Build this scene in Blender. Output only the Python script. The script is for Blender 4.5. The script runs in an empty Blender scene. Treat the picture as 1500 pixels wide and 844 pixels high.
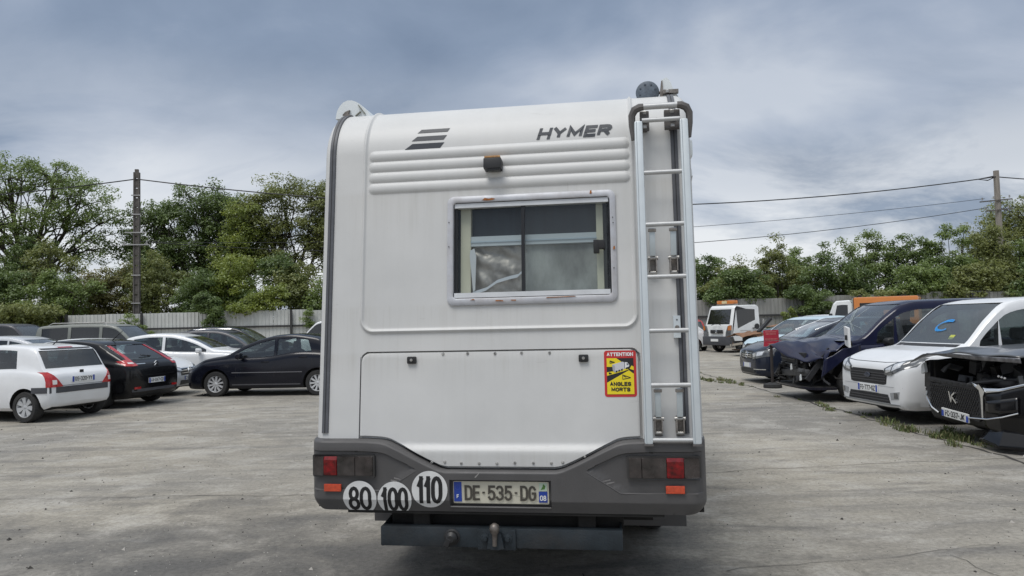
import bpy, bmesh, math, random
import numpy as np
from mathutils import Vector, Matrix
from mathutils.bvhtree import BVHTree
rnd = random.Random(7)
RNG = np.random.default_rng(11)
PI = math.pi
S = bpy.context.scene
COL = S.collection
R = math.radians

# ------------------------------------------------------------------ camera
PITCH, ROLL, CAMH = .0460, .0222, 1.65
cam = bpy.data.cameras.new('camera'); camo = bpy.data.objects.new('camera', cam); COL.objects.link(camo)
Fv = Vector((0, math.cos(PITCH), math.sin(PITCH))); U0 = Vector((0, -math.sin(PITCH), math.cos(PITCH))); R0 = Vector((1, 0, 0))
Rv = R0*math.cos(ROLL) - U0*math.sin(ROLL); Uv = U0*math.cos(ROLL) + R0*math.sin(ROLL)
mt = Matrix((Rv, Uv, -Fv)).transposed().to_4x4(); mt.translation = (0, 0, CAMH)
camo.matrix_world = mt
cam.sensor_width = 36; cam.lens = 36*1083/1500; cam.clip_end = 5000; cam.clip_start = .05
S.camera = camo
S.render.resolution_x = 1024; S.render.resolution_y = 576

# ------------------------------------------------------------------ sky, sun, exposure
SUN_EL, SUN_AZ = R(66), R(215)      # azimuth from +Y clockwise: behind the camera, to its left
w = bpy.data.worlds.new('World'); S.world = w; w.use_nodes = True
nt = w.node_tree; nt.nodes.clear(); N = nt.nodes.new; Lk = nt.links.new
def math_node(op, a=None, b=None, clamp=False, tree=None):
    t = tree or nt; n = t.nodes.new('ShaderNodeMath'); n.operation = op; n.use_clamp = clamp
    for i, v in enumerate((a, b)):
        if v is None: continue
        if isinstance(v, (int, float)): n.inputs[i].default_value = v
        else: t.links.new(v, n.inputs[i])
    return n.outputs[0]
def ramp(fac, stops, tree=None, interp='LINEAR'):
    t = tree or nt; n = t.nodes.new('ShaderNodeValToRGB'); t.links.new(fac, n.inputs[0]); e = n.color_ramp.elements
    n.color_ramp.interpolation = interp
    while len(e) < len(stops): e.new(.5)
    for q, (p, c) in zip(e, stops):
        q.position = p; q.color = (c if len(c) == 4 else (*c, 1)) if isinstance(c, tuple) else (c, c, c, 1)
    return n.outputs[0]
def mixc(fac, a, b, tree=None, mode='MIX'):
    t = tree or nt; n = t.nodes.new('ShaderNodeMix'); n.data_type = 'RGBA'; n.blend_type = mode
    for i, v in ((0, fac), (6, a), (7, b)):
        if isinstance(v, (int, float)): n.inputs[i].default_value = v
        elif isinstance(v, tuple): n.inputs[i].default_value = (*v[:3], 1)
        else: t.links.new(v, n.inputs[i])
    return n.outputs[2]
sky = N('ShaderNodeTexSky'); sky.sky_type = 'NISHITA'; sky.sun_disc = False
sky.sun_elevation = SUN_EL; sky.sun_rotation = SUN_AZ
tc = N('ShaderNodeTexCoord'); sx = N('ShaderNodeSeparateXYZ'); Lk(tc.outputs['Generated'], sx.inputs[0])
zc = math_node('MAXIMUM', sx.outputs[2], 0.0)
den = math_node('ADD', zc, .38)
px = math_node('DIVIDE', sx.outputs[0], den); py = math_node('DIVIDE', sx.outputs[1], den)
cv = N('ShaderNodeCombineXYZ'); Lk(px, cv.inputs[0]); Lk(py, cv.inputs[1])
def cloud(scale, loc, detail, rough, sc=(1, 1, 1), dist=0.0):
    m = N('ShaderNodeMapping'); m.inputs['Location'].default_value = loc; m.inputs['Scale'].default_value = sc
    m.inputs['Rotation'].default_value = (0, 0, R(-14))
    Lk(cv.outputs[0], m.inputs[0]); n = N('ShaderNodeTexNoise'); n.inputs['Scale'].default_value = scale
    n.inputs['Detail'].default_value = detail; n.inputs['Roughness'].default_value = rough; n.inputs['Distortion'].default_value = dist
    Lk(m.outputs[0], n.inputs[0]); return n.outputs[0]
c1 = cloud(1.15, (3.4, 1.2, 0), 4, .46, (.85, 1.0, 1), .35)
c2 = cloud(3.4, (7.3, 4.2, 2), 7, .56, (.85, 1.05, 1), .3)
cm = math_node('ADD', math_node('MULTIPLY', c1, .76), math_node('MULTIPLY', c2, .24))
ccol = ramp(cm, [(.40, (.145, .190, .268)), (.475, (.195, .245, .330)), (.54, (.275, .322, .405)), (.62, (.41, .448, .51))])
# the layer thins towards the horizon, where it is pale, and an overcast dome is brightest at its zenith
hz = ramp(zc, [(0, 1.0), (.10, .95), (.18, .62), (.27, .16), (.36, .0)], interp='EASE')
hn = cloud(2.2, (2.6, 9.1, 5), 7, .62, (.6, 1.0, 1), .5)
hzf = math_node('MULTIPLY', hz, ramp(hn, [(.34, .12), (.54, 1.0)]))
ccol = mixc(hzf, ccol, (.64, .655, .675))
zen = ramp(zc, [(.0, (1, 1, 1)), (.4, (1, 1, 1)), (.7, (2.3, 2.08, 1.78)), (1, (3.0, 2.65, 2.2))])
ccol = mixc(1.0, ccol, zen, mode='MULTIPLY')
ccol = mixc(1.0, ccol, (10, 10, 10), mode='MULTIPLY')          # cloud radiance in the sky texture's own units
full = mixc(.93, sky.outputs[0], ccol)
bg = N('ShaderNodeBackground'); Lk(full, bg.inputs[0]); bg.inputs[1].default_value = .1
wo = N('ShaderNodeOutputWorld'); Lk(bg.outputs[0], wo.inputs[0])
sun = bpy.data.lights.new('sun', 'SUN'); sun.energy = 1.5; sun.angle = R(28); sun.color = (1, .965, .92)
suno = bpy.data.objects.new('sun', sun); COL.objects.link(suno)
sd = Vector((math.sin(SUN_AZ)*math.cos(SUN_EL), math.cos(SUN_AZ)*math.cos(SUN_EL), math.sin(SUN_EL)))
suno.rotation_euler = sd.to_track_quat('Z', 'Y').to_euler()
S.view_settings.view_transform = 'Standard'; S.view_settings.look = 'None'; S.view_settings.exposure = 0.42; S.view_settings.gamma = 1
S.render.engine = 'CYCLES'; S.cycles.max_bounces = 8; S.cycles.transparent_max_bounces = 12

# ------------------------------------------------------------------ materials
MATS = {}
def M(name, col, rough=.5, metal=0, coat=0, var=0, scale=6, bump=0, bscale=60, spec=.5, sc=(1, 1, 1), dirt=0, dcol=(.2, .17, .13), emit=0):
    if name in MATS: return MATS[name]
    m = bpy.data.materials.new(name); m.use_nodes = True; t = m.node_tree; b = t.nodes['Principled BSDF']
    b.inputs['Base Color'].default_value = (*col, 1); b.inputs['Roughness'].default_value = rough; b.inputs['Metallic'].default_value = metal
    b.inputs['Coat Weight'].default_value = coat; b.inputs['Coat Roughness'].default_value = .08; b.inputs['Specular IOR Level'].default_value = spec
    if emit: b.inputs['Emission Color'].default_value = (*col, 1); b.inputs['Emission Strength'].default_value = emit
    if var or bump or dirt:
        tc = t.nodes.new('ShaderNodeTexCoord'); mp = t.nodes.new('ShaderNodeMapping'); mp.inputs['Scale'].default_value = sc
        t.links.new(tc.outputs['Object'], mp.inputs[0])
    if var or dirt:
        n = t.nodes.new('ShaderNodeTexNoise'); n.inputs['Scale'].default_value = scale; n.inputs['Detail'].default_value = 6; n.inputs['Roughness'].default_value = .6
        t.links.new(mp.outputs[0], n.inputs[0])
        c = ramp(n.outputs[0], [(.3, tuple(x*(1-var) for x in col)), (.7, tuple(min(1, x*(1+var)) for x in col))], t)
        if dirt:
            n2 = t.nodes.new('ShaderNodeTexNoise'); n2.inputs['Scale'].default_value = scale*.37; n2.inputs['Detail'].default_value = 8; n2.inputs['Roughness'].default_value = .7
            t.links.new(mp.outputs[0], n2.inputs[0])
            c = mixc(ramp(n2.outputs[0], [(.45, 0.0), (.8, dirt)], t), c, dcol, t)
            rr = ramp(n2.outputs[0], [(.4, rough), (.75, min(1, rough+.35))], t); t.links.new(rr, b.inputs['Roughness'])
        t.links.new(c, b.inputs['Base Color'])
    if bump:
        n = t.nodes.new('ShaderNodeTexNoise'); n.inputs['Scale'].default_value = bscale; n.inputs['Detail'].default_value = 5
        t.links.new(mp.outputs[0], n.inputs[0]); bp = t.nodes.new('ShaderNodeBump'); bp.inputs['Strength'].default_value = bump; bp.inputs['Distance'].default_value = .01
        t.links.new(n.outputs[0], bp.inputs['Height']); t.links.new(bp.outputs[0], b.inputs['Normal'])
    MATS[name] = m; return m
def dark_paint(name, col): return M('paint_'+name, col, .16, 0, .1, .15, 3, spec=.32)
def paint(name, col, rough=.3, dirt=.18): return M('paint_'+name, col, rough, 0, .6 if max(col) > .2 else .25, .04, 3, 0, dirt=dirt, dcol=tuple((.55*x+.45*y) if max(col) > .2 else (.85*x+.15*y) for x, y in zip(col, (.3, .27, .23))))
def glass(name, tint, alpha, refl=1.0, film=.07):
    if name in MATS: return MATS[name]
    m = bpy.data.materials.new(name); m.use_nodes = True; t = m.node_tree; t.nodes.clear()
    o = t.nodes.new('ShaderNodeOutputMaterial'); tr = t.nodes.new('ShaderNodeBsdfTransparent'); tr.inputs[0].default_value = (*[x*alpha for x in tint], 1)
    g = t.nodes.new('ShaderNodeBsdfGlossy'); g.inputs['Roughness'].default_value = .03; g.inputs[0].default_value = (1, 1, 1, 1)
    df = t.nodes.new('ShaderNodeBsdfDiffuse'); df.inputs[0].default_value = (.25, .26, .25, 1)
    lw = t.nodes.new('ShaderNodeLayerWeight'); lw.inputs[0].default_value = .5; sch = math_node('POWER', lw.outputs['Facing'], 5.0, tree=t); sch = math_node('ADD', math_node('MULTIPLY', sch, .88, tree=t), .10, tree=t)
    a = t.nodes.new('ShaderNodeMixShader'); a.inputs[0].default_value = film; t.links.new(tr.outputs[0], a.inputs[1]); t.links.new(df.outputs[0], a.inputs[2])
    x = t.nodes.new('ShaderNodeMixShader'); f = math_node('MULTIPLY_ADD', sch, refl, tree=t)
    f.node.inputs[2].default_value = 0.0; f.node.use_clamp = True
    t.links.new(f, x.inputs[0]); t.links.new(a.outputs[0], x.inputs[1]); t.links.new(g.outputs[0], x.inputs[2]); t.links.new(x.outputs[0], o.inputs[0])
    MATS[name] = m; return m
GLASS = glass('car_glass', (.82, .92, .9), .74, 1.0, .03)
GLASS_WS = glass('sheen_windscreen', (.82, .92, .9), .74, 1.3, .17)  # grey diffuse film paints a paler sky reflection into the windscreens
GLASS_DK = glass('privacy_glass', (.8, .85, .85), .14, .8, .02)
GLASS_RV = glass('acrylic_window', (.92, .96, .96), .95, .35, .015)
BLACK = M('black_plastic', (.018, .018, .019), .5, var=.25, scale=9)
SATIN = M('satin_black_trim', (.012, .012, .013), .3)
INTER = M('cabin_trim', (.03, .03, .032), .8)
UNDER = M('underbody', (.014, .013, .012), .85, var=.4)
RUBBER = M('tyre_rubber', (.022, .022, .022), .75, var=.3, scale=14, dirt=.5, dcol=(.07, .065, .058))
ALLOY = M('alloy_rim', (.60, .61, .62), .36, .35, var=.12)
ALLOYD = M('dark_alloy_rim', (.2, .2, .21), .35, .7, var=.2)
CHROME = M('chrome', (.75, .76, .77), .14, 1)
STEEL = M('dull_steel', (.42, .41, .39), .4, .8, var=.25, scale=25)
WHITEP = M('plate_white', (.74, .75, .74), .35)
BLUEP = M('plate_blue', (.02, .06, .35), .4)
INK = M('black_ink', (.012, .012, .013), .5)
REDL = M('red_lens', (.42, .012, .014), .12, 0, .7, var=.2, scale=30)
AMBL = M('amber_lens', (.55, .16, .02), .15, 0, .7)
CLEARL = M('headlamp_lens', (.10, .105, .11), .1, .2, .9, var=.5, scale=9); REFL = M('lamp_reflector', (.70, .71, .72), .2, .4, .8, var=.3, scale=40)
WHITEL = M('reversing_lens', (.72, .70, .68), .12, 0, .7)
SEATM = M('seat_fabric', (.045, .046, .05), .9, var=.3)

# ------------------------------------------------------------------ object helpers
def link(o, parent=None):
    COL.objects.link(o)
    if parent is not None: o.parent = parent
    return o
def tag(o, label=None, cat=None, group=None, kind=None):
    for k, v in (('label', label), ('category', cat), ('group', group), ('kind', kind)):
        if v: o[k] = v
    return o
def empty(name, loc, rz, label, cat, group=None):
    o = bpy.data.objects.new(name, None); o.empty_display_size = .2; link(o); o.location = loc; o.rotation_euler = (0, 0, rz)
    return tag(o, label, cat, group)
def mesh_obj(name, V, Fc, mat, parent=None, smooth=False, sharp=None):
    me = bpy.data.meshes.new(name); me.from_pydata([tuple(v) for v in V], [], [tuple(f) for f in Fc])
    for m in (mat if isinstance(mat, (list, tuple)) else [mat]): me.materials.append(m)
    if smooth:
        me.polygons.foreach_set('use_smooth', [True]*len(me.polygons))
        if sharp: me.set_sharp_from_angle(angle=R(sharp))
    me.update()
    return link(bpy.data.objects.new(name, me), parent)
class B:
    """collects simple shapes into one mesh"""
    def __init__(s): s.bm = bmesh.new()
    def box(s, c, d, rot=None, bevel=0):
        m = Matrix.Translation(c) @ (rot.to_4x4() if rot is not None else Matrix()) @ Matrix.Diagonal((*d, 1))
        r = bmesh.ops.create_cube(s.bm, size=1, matrix=m)
        if bevel:
            es = list({e for v in r['verts'] for e in v.link_edges})
            bmesh.ops.bevel(s.bm, geom=es, offset=bevel, segments=2, affect='EDGES', profile=.6)
        return s
    def bar(s, a, b, w, h=None, up=(0, 0, 1), bevel=0):
        a, b = Vector(a), Vector(b); d = b-a; L = d.length; d.normalize(); u = Vector(up)
        x = d.cross(u)
        if x.length < 1e-4: x = d.cross(Vector((1, 0, 0)))
        x.normalize(); u = x.cross(d); rot = Matrix((x, d, u)).transposed()
        return s.box((a+b)/2, (w, L, h or w), rot, bevel)
    def tube(s, pts, r, n=8, cap=True):
        pts = [Vector(p) for p in pts]; rr = r if isinstance(r, (list, tuple)) else [r]*len(pts); rings = []
        prev = None
        for i, p in enumerate(pts):
            d = (pts[min(i+1, len(pts)-1)] - pts[max(i-1, 0)]).normalized()
            x = d.cross(Vector((0, 0, 1))) if prev is None else prev - d*prev.dot(d)
            if x.length < 1e-3: x = d.cross(Vector((1, 0, 0)))
            x.normalize(); prev = x; y = d.cross(x)
            rings.append([s.bm.verts.new(p + (x*math.cos(2*PI*k/n) + y*math.sin(2*PI*k/n))*rr[i]) for k in range(n)])
        for A, C in zip(rings, rings[1:]):
            for k in range(n): s.bm.faces.new((A[k], A[(k+1) % n], C[(k+1) % n], C[k]))
        if cap:
            s.bm.faces.new(rings[0][::-1]); s.bm.faces.new(rings[-1])
        return s
    def lathe(s, prof, n=24, mat=None, closed=False):
        """profile (radius, axial) about local Y, then matrix"""
        mat = mat or Matrix(); rings = []
        for r, a in prof:
            rings.append([s.bm.verts.new(mat @ Vector((r*math.cos(2*PI*k/n), a, r*math.sin(2*PI*k/n)))) for k in range(n)] if r > 1e-6 else [s.bm.verts.new(mat @ Vector((0, a, 0)))])
        pr = list(zip(rings, rings[1:])) + ([(rings[-1], rings[0])] if closed else [])
        for A, C in pr:
            for k in range(n):
                k2 = (k+1) % n
                f = [A[k], A[k2], C[k2], C[k]] if len(A) > 1 and len(C) > 1 else ([A[k], A[k2], C[0]] if len(A) > 1 else [A[0], C[k2], C[k]])
                try: s.bm.faces.new(f)
                except ValueError: pass
        return s
    def prism(s, poly, y0, y1, axis='y', mat=None):
        """2D polygon (p,q) extruded along axis: 'y' -> (p,y,q), 'x' -> (x,p,q), 'z' -> (p,q,z)"""
        f = {'y': lambda p, q, t: (p, t, q), 'x': lambda p, q, t: (t, p, q), 'z': lambda p, q, t: (p, q, t)}[axis]
        mat = mat or Matrix()
        a = [s.bm.verts.new(mat @ Vector(f(p, q, y0))) for p, q in poly]; b = [s.bm.verts.new(mat @ Vector(f(p, q, y1))) for p, q in poly]
        n = len(poly); s.bm.faces.new(a); s.bm.faces.new(b[::-1])
        for i in range(n): s.bm.faces.new((a[i], b[i], b[(i+1) % n], a[(i+1) % n]))
        return s
    def ico(s, c, r, sub=2, sc=(1, 1, 1), rot=None):
        m = Matrix.Translation(c) @ (rot.to_4x4() if rot is not None else Matrix()) @ Matrix.Diagonal((*sc, 1))
        bmesh.ops.create_icosphere(s.bm, subdivisions=sub, radius=r, matrix=m); return s
    def build(s, name, mat, parent=None, smooth=False, sharp=35, mesh_only=False):
        bmesh.ops.recalc_face_normals(s.bm, faces=s.bm.faces)
        me = bpy.data.meshes.new(name); s.bm.to_mesh(me); s.bm.free()
        for m in (mat if isinstance(mat, (list, tuple)) else [mat]): me.materials.append(m)
        if smooth:
            me.polygons.foreach_set('use_smooth', [True]*len(me.polygons))
            if sharp: me.set_sharp_from_angle(angle=R(sharp))
        if mesh_only: return me
        return link(bpy.data.objects.new(name, me), parent)
def arcp(cx, cy, rx, ry, a0, a1, n=7): return [(cx+rx*math.cos(R(a0+(a1-a0)*k/n)), cy+ry*math.sin(R(a0+(a1-a0)*k/n))) for k in range(n+1)]
OVAL = arcp(.5, .66, .5, .34, 180, 0, 8)+arcp(.5, .34, .5, .34, 0, -180, 8)+[(0, .66)]
GL = {'A': [[(0, 0), (.5, 1), (1, 0)], [(.2, .32), (.8, .32)]], 'T': [[(0, 1), (1, 1)], [(.5, 1), (.5, 0)]], 'E': [[(1, 1), (0, 1), (0, 0), (1, 0)], [(0, .52), (.88, .52)]], 'F': [[(1, 1), (0, 1), (0, 0)], [(0, .5), (.85, .5)]],
 'N': [[(0, 0), (0, 1), (1, 0), (1, 1)]], 'I': [[(.5, 0), (.5, 1)]], 'O': [OVAL], '0': [OVAL], 'M': [[(0, 0), (0, 1), (.5, .25), (1, 1), (1, 0)]], 'L': [[(0, 1), (0, 0), (1, 0)]], 'H': [[(0, 0), (0, 1)], [(1, 0), (1, 1)], [(0, .5), (1, .5)]],
 'Y': [[(0, 1), (.5, .45), (1, 1)], [(.5, .5), (.5, 0)]], 'R': [[(0, 0), (0, 1), (.6, 1)]+arcp(.62, .76, .38, .24, 90, -90, 6)+[(0, .52)], [(.5, .5), (1, 0)]], 'P': [[(0, 0), (0, 1), (.6, 1)]+arcp(.62, .74, .38, .26, 90, -90, 6)+[(0, .48)]],
 'S': [arcp(.5, .74, .48, .26, 25, 250, 8)+arcp(.5, .26, .5, .26, 70, -155, 8)], 'G': [arcp(.5, .66, .5, .34, 30, 180, 6)+arcp(.5, .34, .5, .34, 180, 360, 8)+[(1, .5), (.6, .5)]], 'C': [arcp(.5, .66, .5, .34, 25, 180, 6)+arcp(.5, .34, .5, .34, 180, 335, 8)],
 'D': [[(0, 0), (0, 1), (.55, 1)]+arcp(.5, .66, .5, .34, 80, 0, 5)+arcp(.5, .34, .5, .34, 0, -80, 5)+[(.5, 0), (0, 0)]], 'K': [[(0, 0), (0, 1)], [(1, 1), (.1, .45)], [(.3, .6), (1, 0)]], 'J': [[(1, 1), (1, .3)]+arcp(.5, .3, .5, .3, 0, -160, 6)], 'X': [[(0, 0), (1, 1)], [(0, 1), (1, 0)]], 'Z': [[(0, 1), (1, 1), (0, 0), (1, 0)]],
 '1': [[(.62, 0), (.62, 1)], [(.66, .94), (.12, .70)]], '2': [arcp(.5, .72, .48, .28, 165, -15, 8)+[(.85, .5), (0, 0), (1, 0)]], '3': [arcp(.45, .75, .48, .25, 150, -80, 8), arcp(.45, .27, .52, .27, 85, -155, 8)], '4': [[(.75, 0), (.75, 1), (0, .3), (1, .3)]], '5': [[(.92, 1), (.12, 1), (.08, .55)]+arcp(.48, .32, .5, .32, 120, -150, 9)],
 '7': [[(0, 1), (1, 1), (.35, 0)]], '8': [arcp(.5, .74, .42, .26, -90, 270, 12), arcp(.5, .25, .5, .25, 90, 450, 12)], '6': [[(.8, 1), (.15, .5)]+arcp(.5, .3, .48, .3, 150, 510, 12)], '9': [arcp(.5, .7, .48, .3, 0, 360, 12), [(.95, .6), (.3, 0)]], '-': [[(0, .5), (1, .5)]], '.': [[(.4, 0), (.6, 0)]]}
GW = {'I': .12, 'M': 1.2, '1': .55, '-': .5, 'E': .85, 'L': .8, 'F': .8, '.': .3, ' ': .5}
def stroke_text(txt, wd, ht, stroke, gap=.35, shear=0.0):
    """lettering drawn with flat strokes; returns planar vertices centred on 0, faces and a stacking level for each vertex"""
    V, F, LV = [], [], []; ws = [GW.get(c, 1.0) for c in txt]; tot = sum(ws)+gap*(len(txt)-1); k = (wd-stroke)/tot; x = 0; hh = ht-stroke; lev = 0
    for c, w_ in zip(txt, ws):
        for st in GL.get(c, []):
            P = [Vector(((x+p*w_)*k, q*hh)) for p, q in st]; n = len(P); b0 = len(V); closed = (P[0]-P[-1]).length < 1e-6
            for i, p in enumerate(P):
                a = P[i-1] if i else (P[-2] if closed else None); b_ = P[i+1] if i < n-1 else (P[1] if closed else None)
                d1 = (p-a).normalized() if a is not None else None; d2 = (b_-p).normalized() if b_ is not None else None
                if d1 is None: d1 = d2
                if d2 is None: d2 = d1
                t = d1+d2; t = t.normalized() if t.length > .05 else d1
                nrm = Vector((-t.y, t.x)); m = 1/max(.42, abs(nrm.dot(Vector((-d1.y, d1.x))))); q = p
                if a is None: q = p-d1*stroke*.5*(c not in 'AYKXRM' or p.y > .02)
                if b_ is None: q = p+d2*stroke*.5*(c not in 'AYKXRM')
                V += [q+nrm*stroke/2*m, q-nrm*stroke/2*m]; LV += [lev, lev]
            F += [(b0+2*i, b0+2*i+1, b0+2*i+3, b0+2*i+2) for i in range(n-1)]; lev += 1
        x += w_+gap
    W_ = (tot*k); out = [(v.x-W_/2+shear*(v.y-hh/2), v.y-hh/2) for v in V]
    return out, F, LV
def pchip(pts):
    x = np.array([p[0] for p in pts], float); y = np.array([p[1] for p in pts], float)
    h = np.diff(x); d = np.diff(y)/h; m = np.zeros(len(x))
    for i in range(1, len(x)-1):
        if d[i-1]*d[i] > 0:
            w1 = 2*h[i]+h[i-1]; w2 = h[i]+2*h[i-1]; m[i] = (w1+w2)/(w1/d[i-1]+w2/d[i])
    m[0] = d[0]; m[-1] = d[-1]
    def f(q):
        q = np.clip(np.asarray(q, float), x[0], x[-1]); i = np.clip(np.searchsorted(x, q)-1, 0, len(h)-1); t = (q-x[i])/h[i]
        return (2*t**3-3*t**2+1)*y[i] + (t**3-2*t**2+t)*h[i]*m[i] + (-2*t**3+3*t**2)*y[i+1] + (t**3-t**2)*h[i]*m[i+1]
    return f

# ------------------------------------------------------------------ ground
def ground_mat():
    m = bpy.data.materials.new('worn_concrete'); m.use_nodes = True; t = m.node_tree; b = t.nodes['Principled BSDF']
    tc = t.nodes.new('ShaderNodeTexCoord')
    def noise(scale, det, rough, sc=(1, 1, 1), rot=0, loc=(0, 0, 0), dist=0):
        mp = t.nodes.new('ShaderNodeMapping'); mp.inputs['Scale'].default_value = sc; mp.inputs['Rotation'].default_value = (0, 0, R(rot)); mp.inputs['Location'].default_value = loc
        t.links.new(tc.outputs['Object'], mp.inputs[0]); n = t.nodes.new('ShaderNodeTexNoise'); n.inputs['Scale'].default_value = scale
        n.inputs['Detail'].default_value = det; n.inputs['Roughness'].default_value = rough; n.inputs['Distortion'].default_value = dist
        t.links.new(mp.outputs[0], n.inputs[0]); return n.outputs[0]
    big = noise(.16, 5, .6, loc=(3, 8, 0), dist=.6)
    streak = noise(.6, 7, .62, (.75, 1.35, 1), 8, dist=.8)
    tracks = noise(.8, 5, .6, (.35, 3.2, 1), 52, (2, 0, 0))
    mid = noise(1.3, 8, .68, dist=.4)
    fine = noise(26, 6, .72)
    grit = noise(140, 3, .6)
    blot = noise(3.1, 7, .66, (.8, 1.25, 1), 15, (5, 2, 0), .5)
    c = ramp(streak, [(.3, (.285, .260, .216)), (.5, (.355, .326, .272)), (.68, (.42, .388, .328))], t)
    c = mixc(ramp(big, [(.42, 0.0), (.62, .6)], t), c, (.19, .183, .17), t)
    c = mixc(ramp(tracks, [(.5, 0.0), (.66, .5)], t), c, (.125, .122, .118), t)
    c = mixc(ramp(mid, [(.5, 0.0), (.66, .62)], t), c, (.44, .418, .376), t)
    c = mixc(ramp(blot, [(.34, .45), (.5, 0.0)], t), c, (.18, .169, .15), t)
    c = mixc(ramp(blot, [(.56, 0.0), (.68, .45)], t), c, (.47, .45, .41), t)
    # worn, stained area left of and under the motorhome, partly its shade painted in
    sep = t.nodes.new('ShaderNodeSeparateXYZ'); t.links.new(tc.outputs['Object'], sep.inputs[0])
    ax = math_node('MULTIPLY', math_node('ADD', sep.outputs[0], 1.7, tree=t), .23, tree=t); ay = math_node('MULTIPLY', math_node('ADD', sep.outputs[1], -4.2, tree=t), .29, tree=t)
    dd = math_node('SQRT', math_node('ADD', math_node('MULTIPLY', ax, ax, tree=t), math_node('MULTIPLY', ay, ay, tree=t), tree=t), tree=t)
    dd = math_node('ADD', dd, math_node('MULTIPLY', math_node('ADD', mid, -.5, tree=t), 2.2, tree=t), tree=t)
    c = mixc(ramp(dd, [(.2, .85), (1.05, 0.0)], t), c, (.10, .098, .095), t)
    c = mixc(ramp(noise(.9, 4, .5, (.6, 1.6, 1), -12, (9, 4, 0), 1.2), [(.6, 0.0), (.72, .5)], t), c, (.1, .098, .096), t)
    c = mixc(1.0, c, ramp(fine, [(.25, .6), (.5, 1.0), (.75, 1.3)], t), t, 'MULTIPLY')
    c = mixc(1.0, c, ramp(grit, [(.28, .45), (.42, 1.0), (.62, 1.0), (.75, 1.45)], t), t, 'MULTIPLY')
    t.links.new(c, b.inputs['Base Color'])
    t.links.new(ramp(big, [(.4, .9), (.65, .66)], t), b.inputs['Roughness'])
    b.inputs['Specular IOR Level'].default_value = .3
    h = math_node('ADD', math_node('MULTIPLY', fine, .5, tree=t), math_node('ADD', math_node('MULTIPLY', grit, .35, tree=t), math_node('MULTIPLY', mid, 1.2, tree=t), tree=t), tree=t)
    bp = t.nodes.new('ShaderNodeBump'); bp.inputs['Strength'].default_value = .8; bp.inputs['Distance'].default_value = .018
    t.links.new(h, bp.inputs['Height']); t.links.new(bp.outputs[0], b.inputs['Normal'])
    return m
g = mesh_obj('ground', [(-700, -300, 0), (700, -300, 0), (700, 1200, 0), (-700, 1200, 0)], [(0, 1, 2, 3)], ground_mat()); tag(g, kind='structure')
CRACKM = M('dirt_filled_joint', (.045, .042, .038), .95, var=.5, scale=8)
def crack(name, pts, wd, seg=.12, wob=.03):
    V, Fc = [], []
    P = []
    for a, b_ in zip(pts, pts[1:]):
        a, b_ = Vector(a), Vector(b_); n = max(2, int((b_-a).length/seg))
        for i in range(n): P.append(a.lerp(b_, i/n))
    P.append(Vector(pts[-1]))
    o = 0
    for i, p in enumerate(P):
        d = (P[min(i+1, len(P)-1)]-P[max(i-1, 0)]).normalized(); nrm = Vector((-d.y, d.x))
        o = o*.75 + rnd.uniform(-wob, wob); ww = wd*rnd.uniform(.35, 1.2)
        q = p + nrm*o
        V += [(q.x-nrm.x*ww/2, q.y-nrm.y*ww/2, .004), (q.x+nrm.x*ww/2, q.y+nrm.y*ww/2, .004)]
    Fc = [(2*i, 2*i+1, 2*i+3, 2*i+2) for i in range(len(P)-1)]
    return tag(mesh_obj(name, V, Fc, CRACKM), kind='structure')
crack('slab_joint', [(1.3, 7.9), (4, 8.25), (9, 8.5), (14, 8.6)], .010)
crack('slab_joint', [(-14, 8.2), (-8, 7.6), (-3.4, 7.4), (-1.8, 7.35)], .010)
crack('slab_joint', [(1.35, 4.9), (2.2, 5.1), (3.4, 5.3)], .005)
crack('ground_crack', [(2.9, 5.1), (3.0, 4.6), (3.15, 4.1), (3.05, 3.4)], .005, wob=.05)
crack('ground_crack', [(-.75, 4.7), (-.68, 4.4), (-.62, 4.2), (-.62, 3.9)], .014, wob=.03)
crack('ground_crack', [(.42, 4.9), (.42, 4.4), (.41, 4.0), (.42, 3.3)], .010, wob=.012)
crack('ground_crack', [(3.6, 7.0), (4.2, 6.2), (4.4, 5.5), (5.2, 5.0)], .004, wob=.06)
crack('slab_joint', [(5.6, 30), (5.5, 20), (5.65, 14), (5.55, 11), (5.5, 7.5)], .05, .2, .06)
# loose grit
def grit_mesh():
    n = 5200; V = []; Fc = []
    for i in range(n):
        while True:
            y = 2.6 + 18*rnd.random()**1.6; x = rnd.uniform(-.75, .75)*y
            if not (-1.2 < x < 1.6 and y > 4): break
        r = rnd.uniform(.003, .008)*(1 + .05*y) * (2.4 if rnd.random() < .05 else 1); a = rnd.random()*6.28; k = len(V)
        for j in range(3): V.append((x+r*math.cos(a+j*2.1)*rnd.uniform(.6, 1.3), y+r*math.sin(a+j*2.1)*rnd.uniform(.6, 1.3), -.001))
        V.append((x, y, r*rnd.uniform(.5, 1))); Fc += [(k, k+1, k+3), (k+1, k+2, k+3), (k+2, k, k+3)]
    me = mesh_obj('gravel', V, Fc, [M('dark_grit', (.05, .047, .043), .95), M('pale_grit', (.38, .36, .33), .95)])
    for i, p in enumerate(me.data.polygons): p.material_index = 0 if (i//3) % 5 < 2 else 1
    return tag(me, kind='stuff')
grit_mesh()
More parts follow.
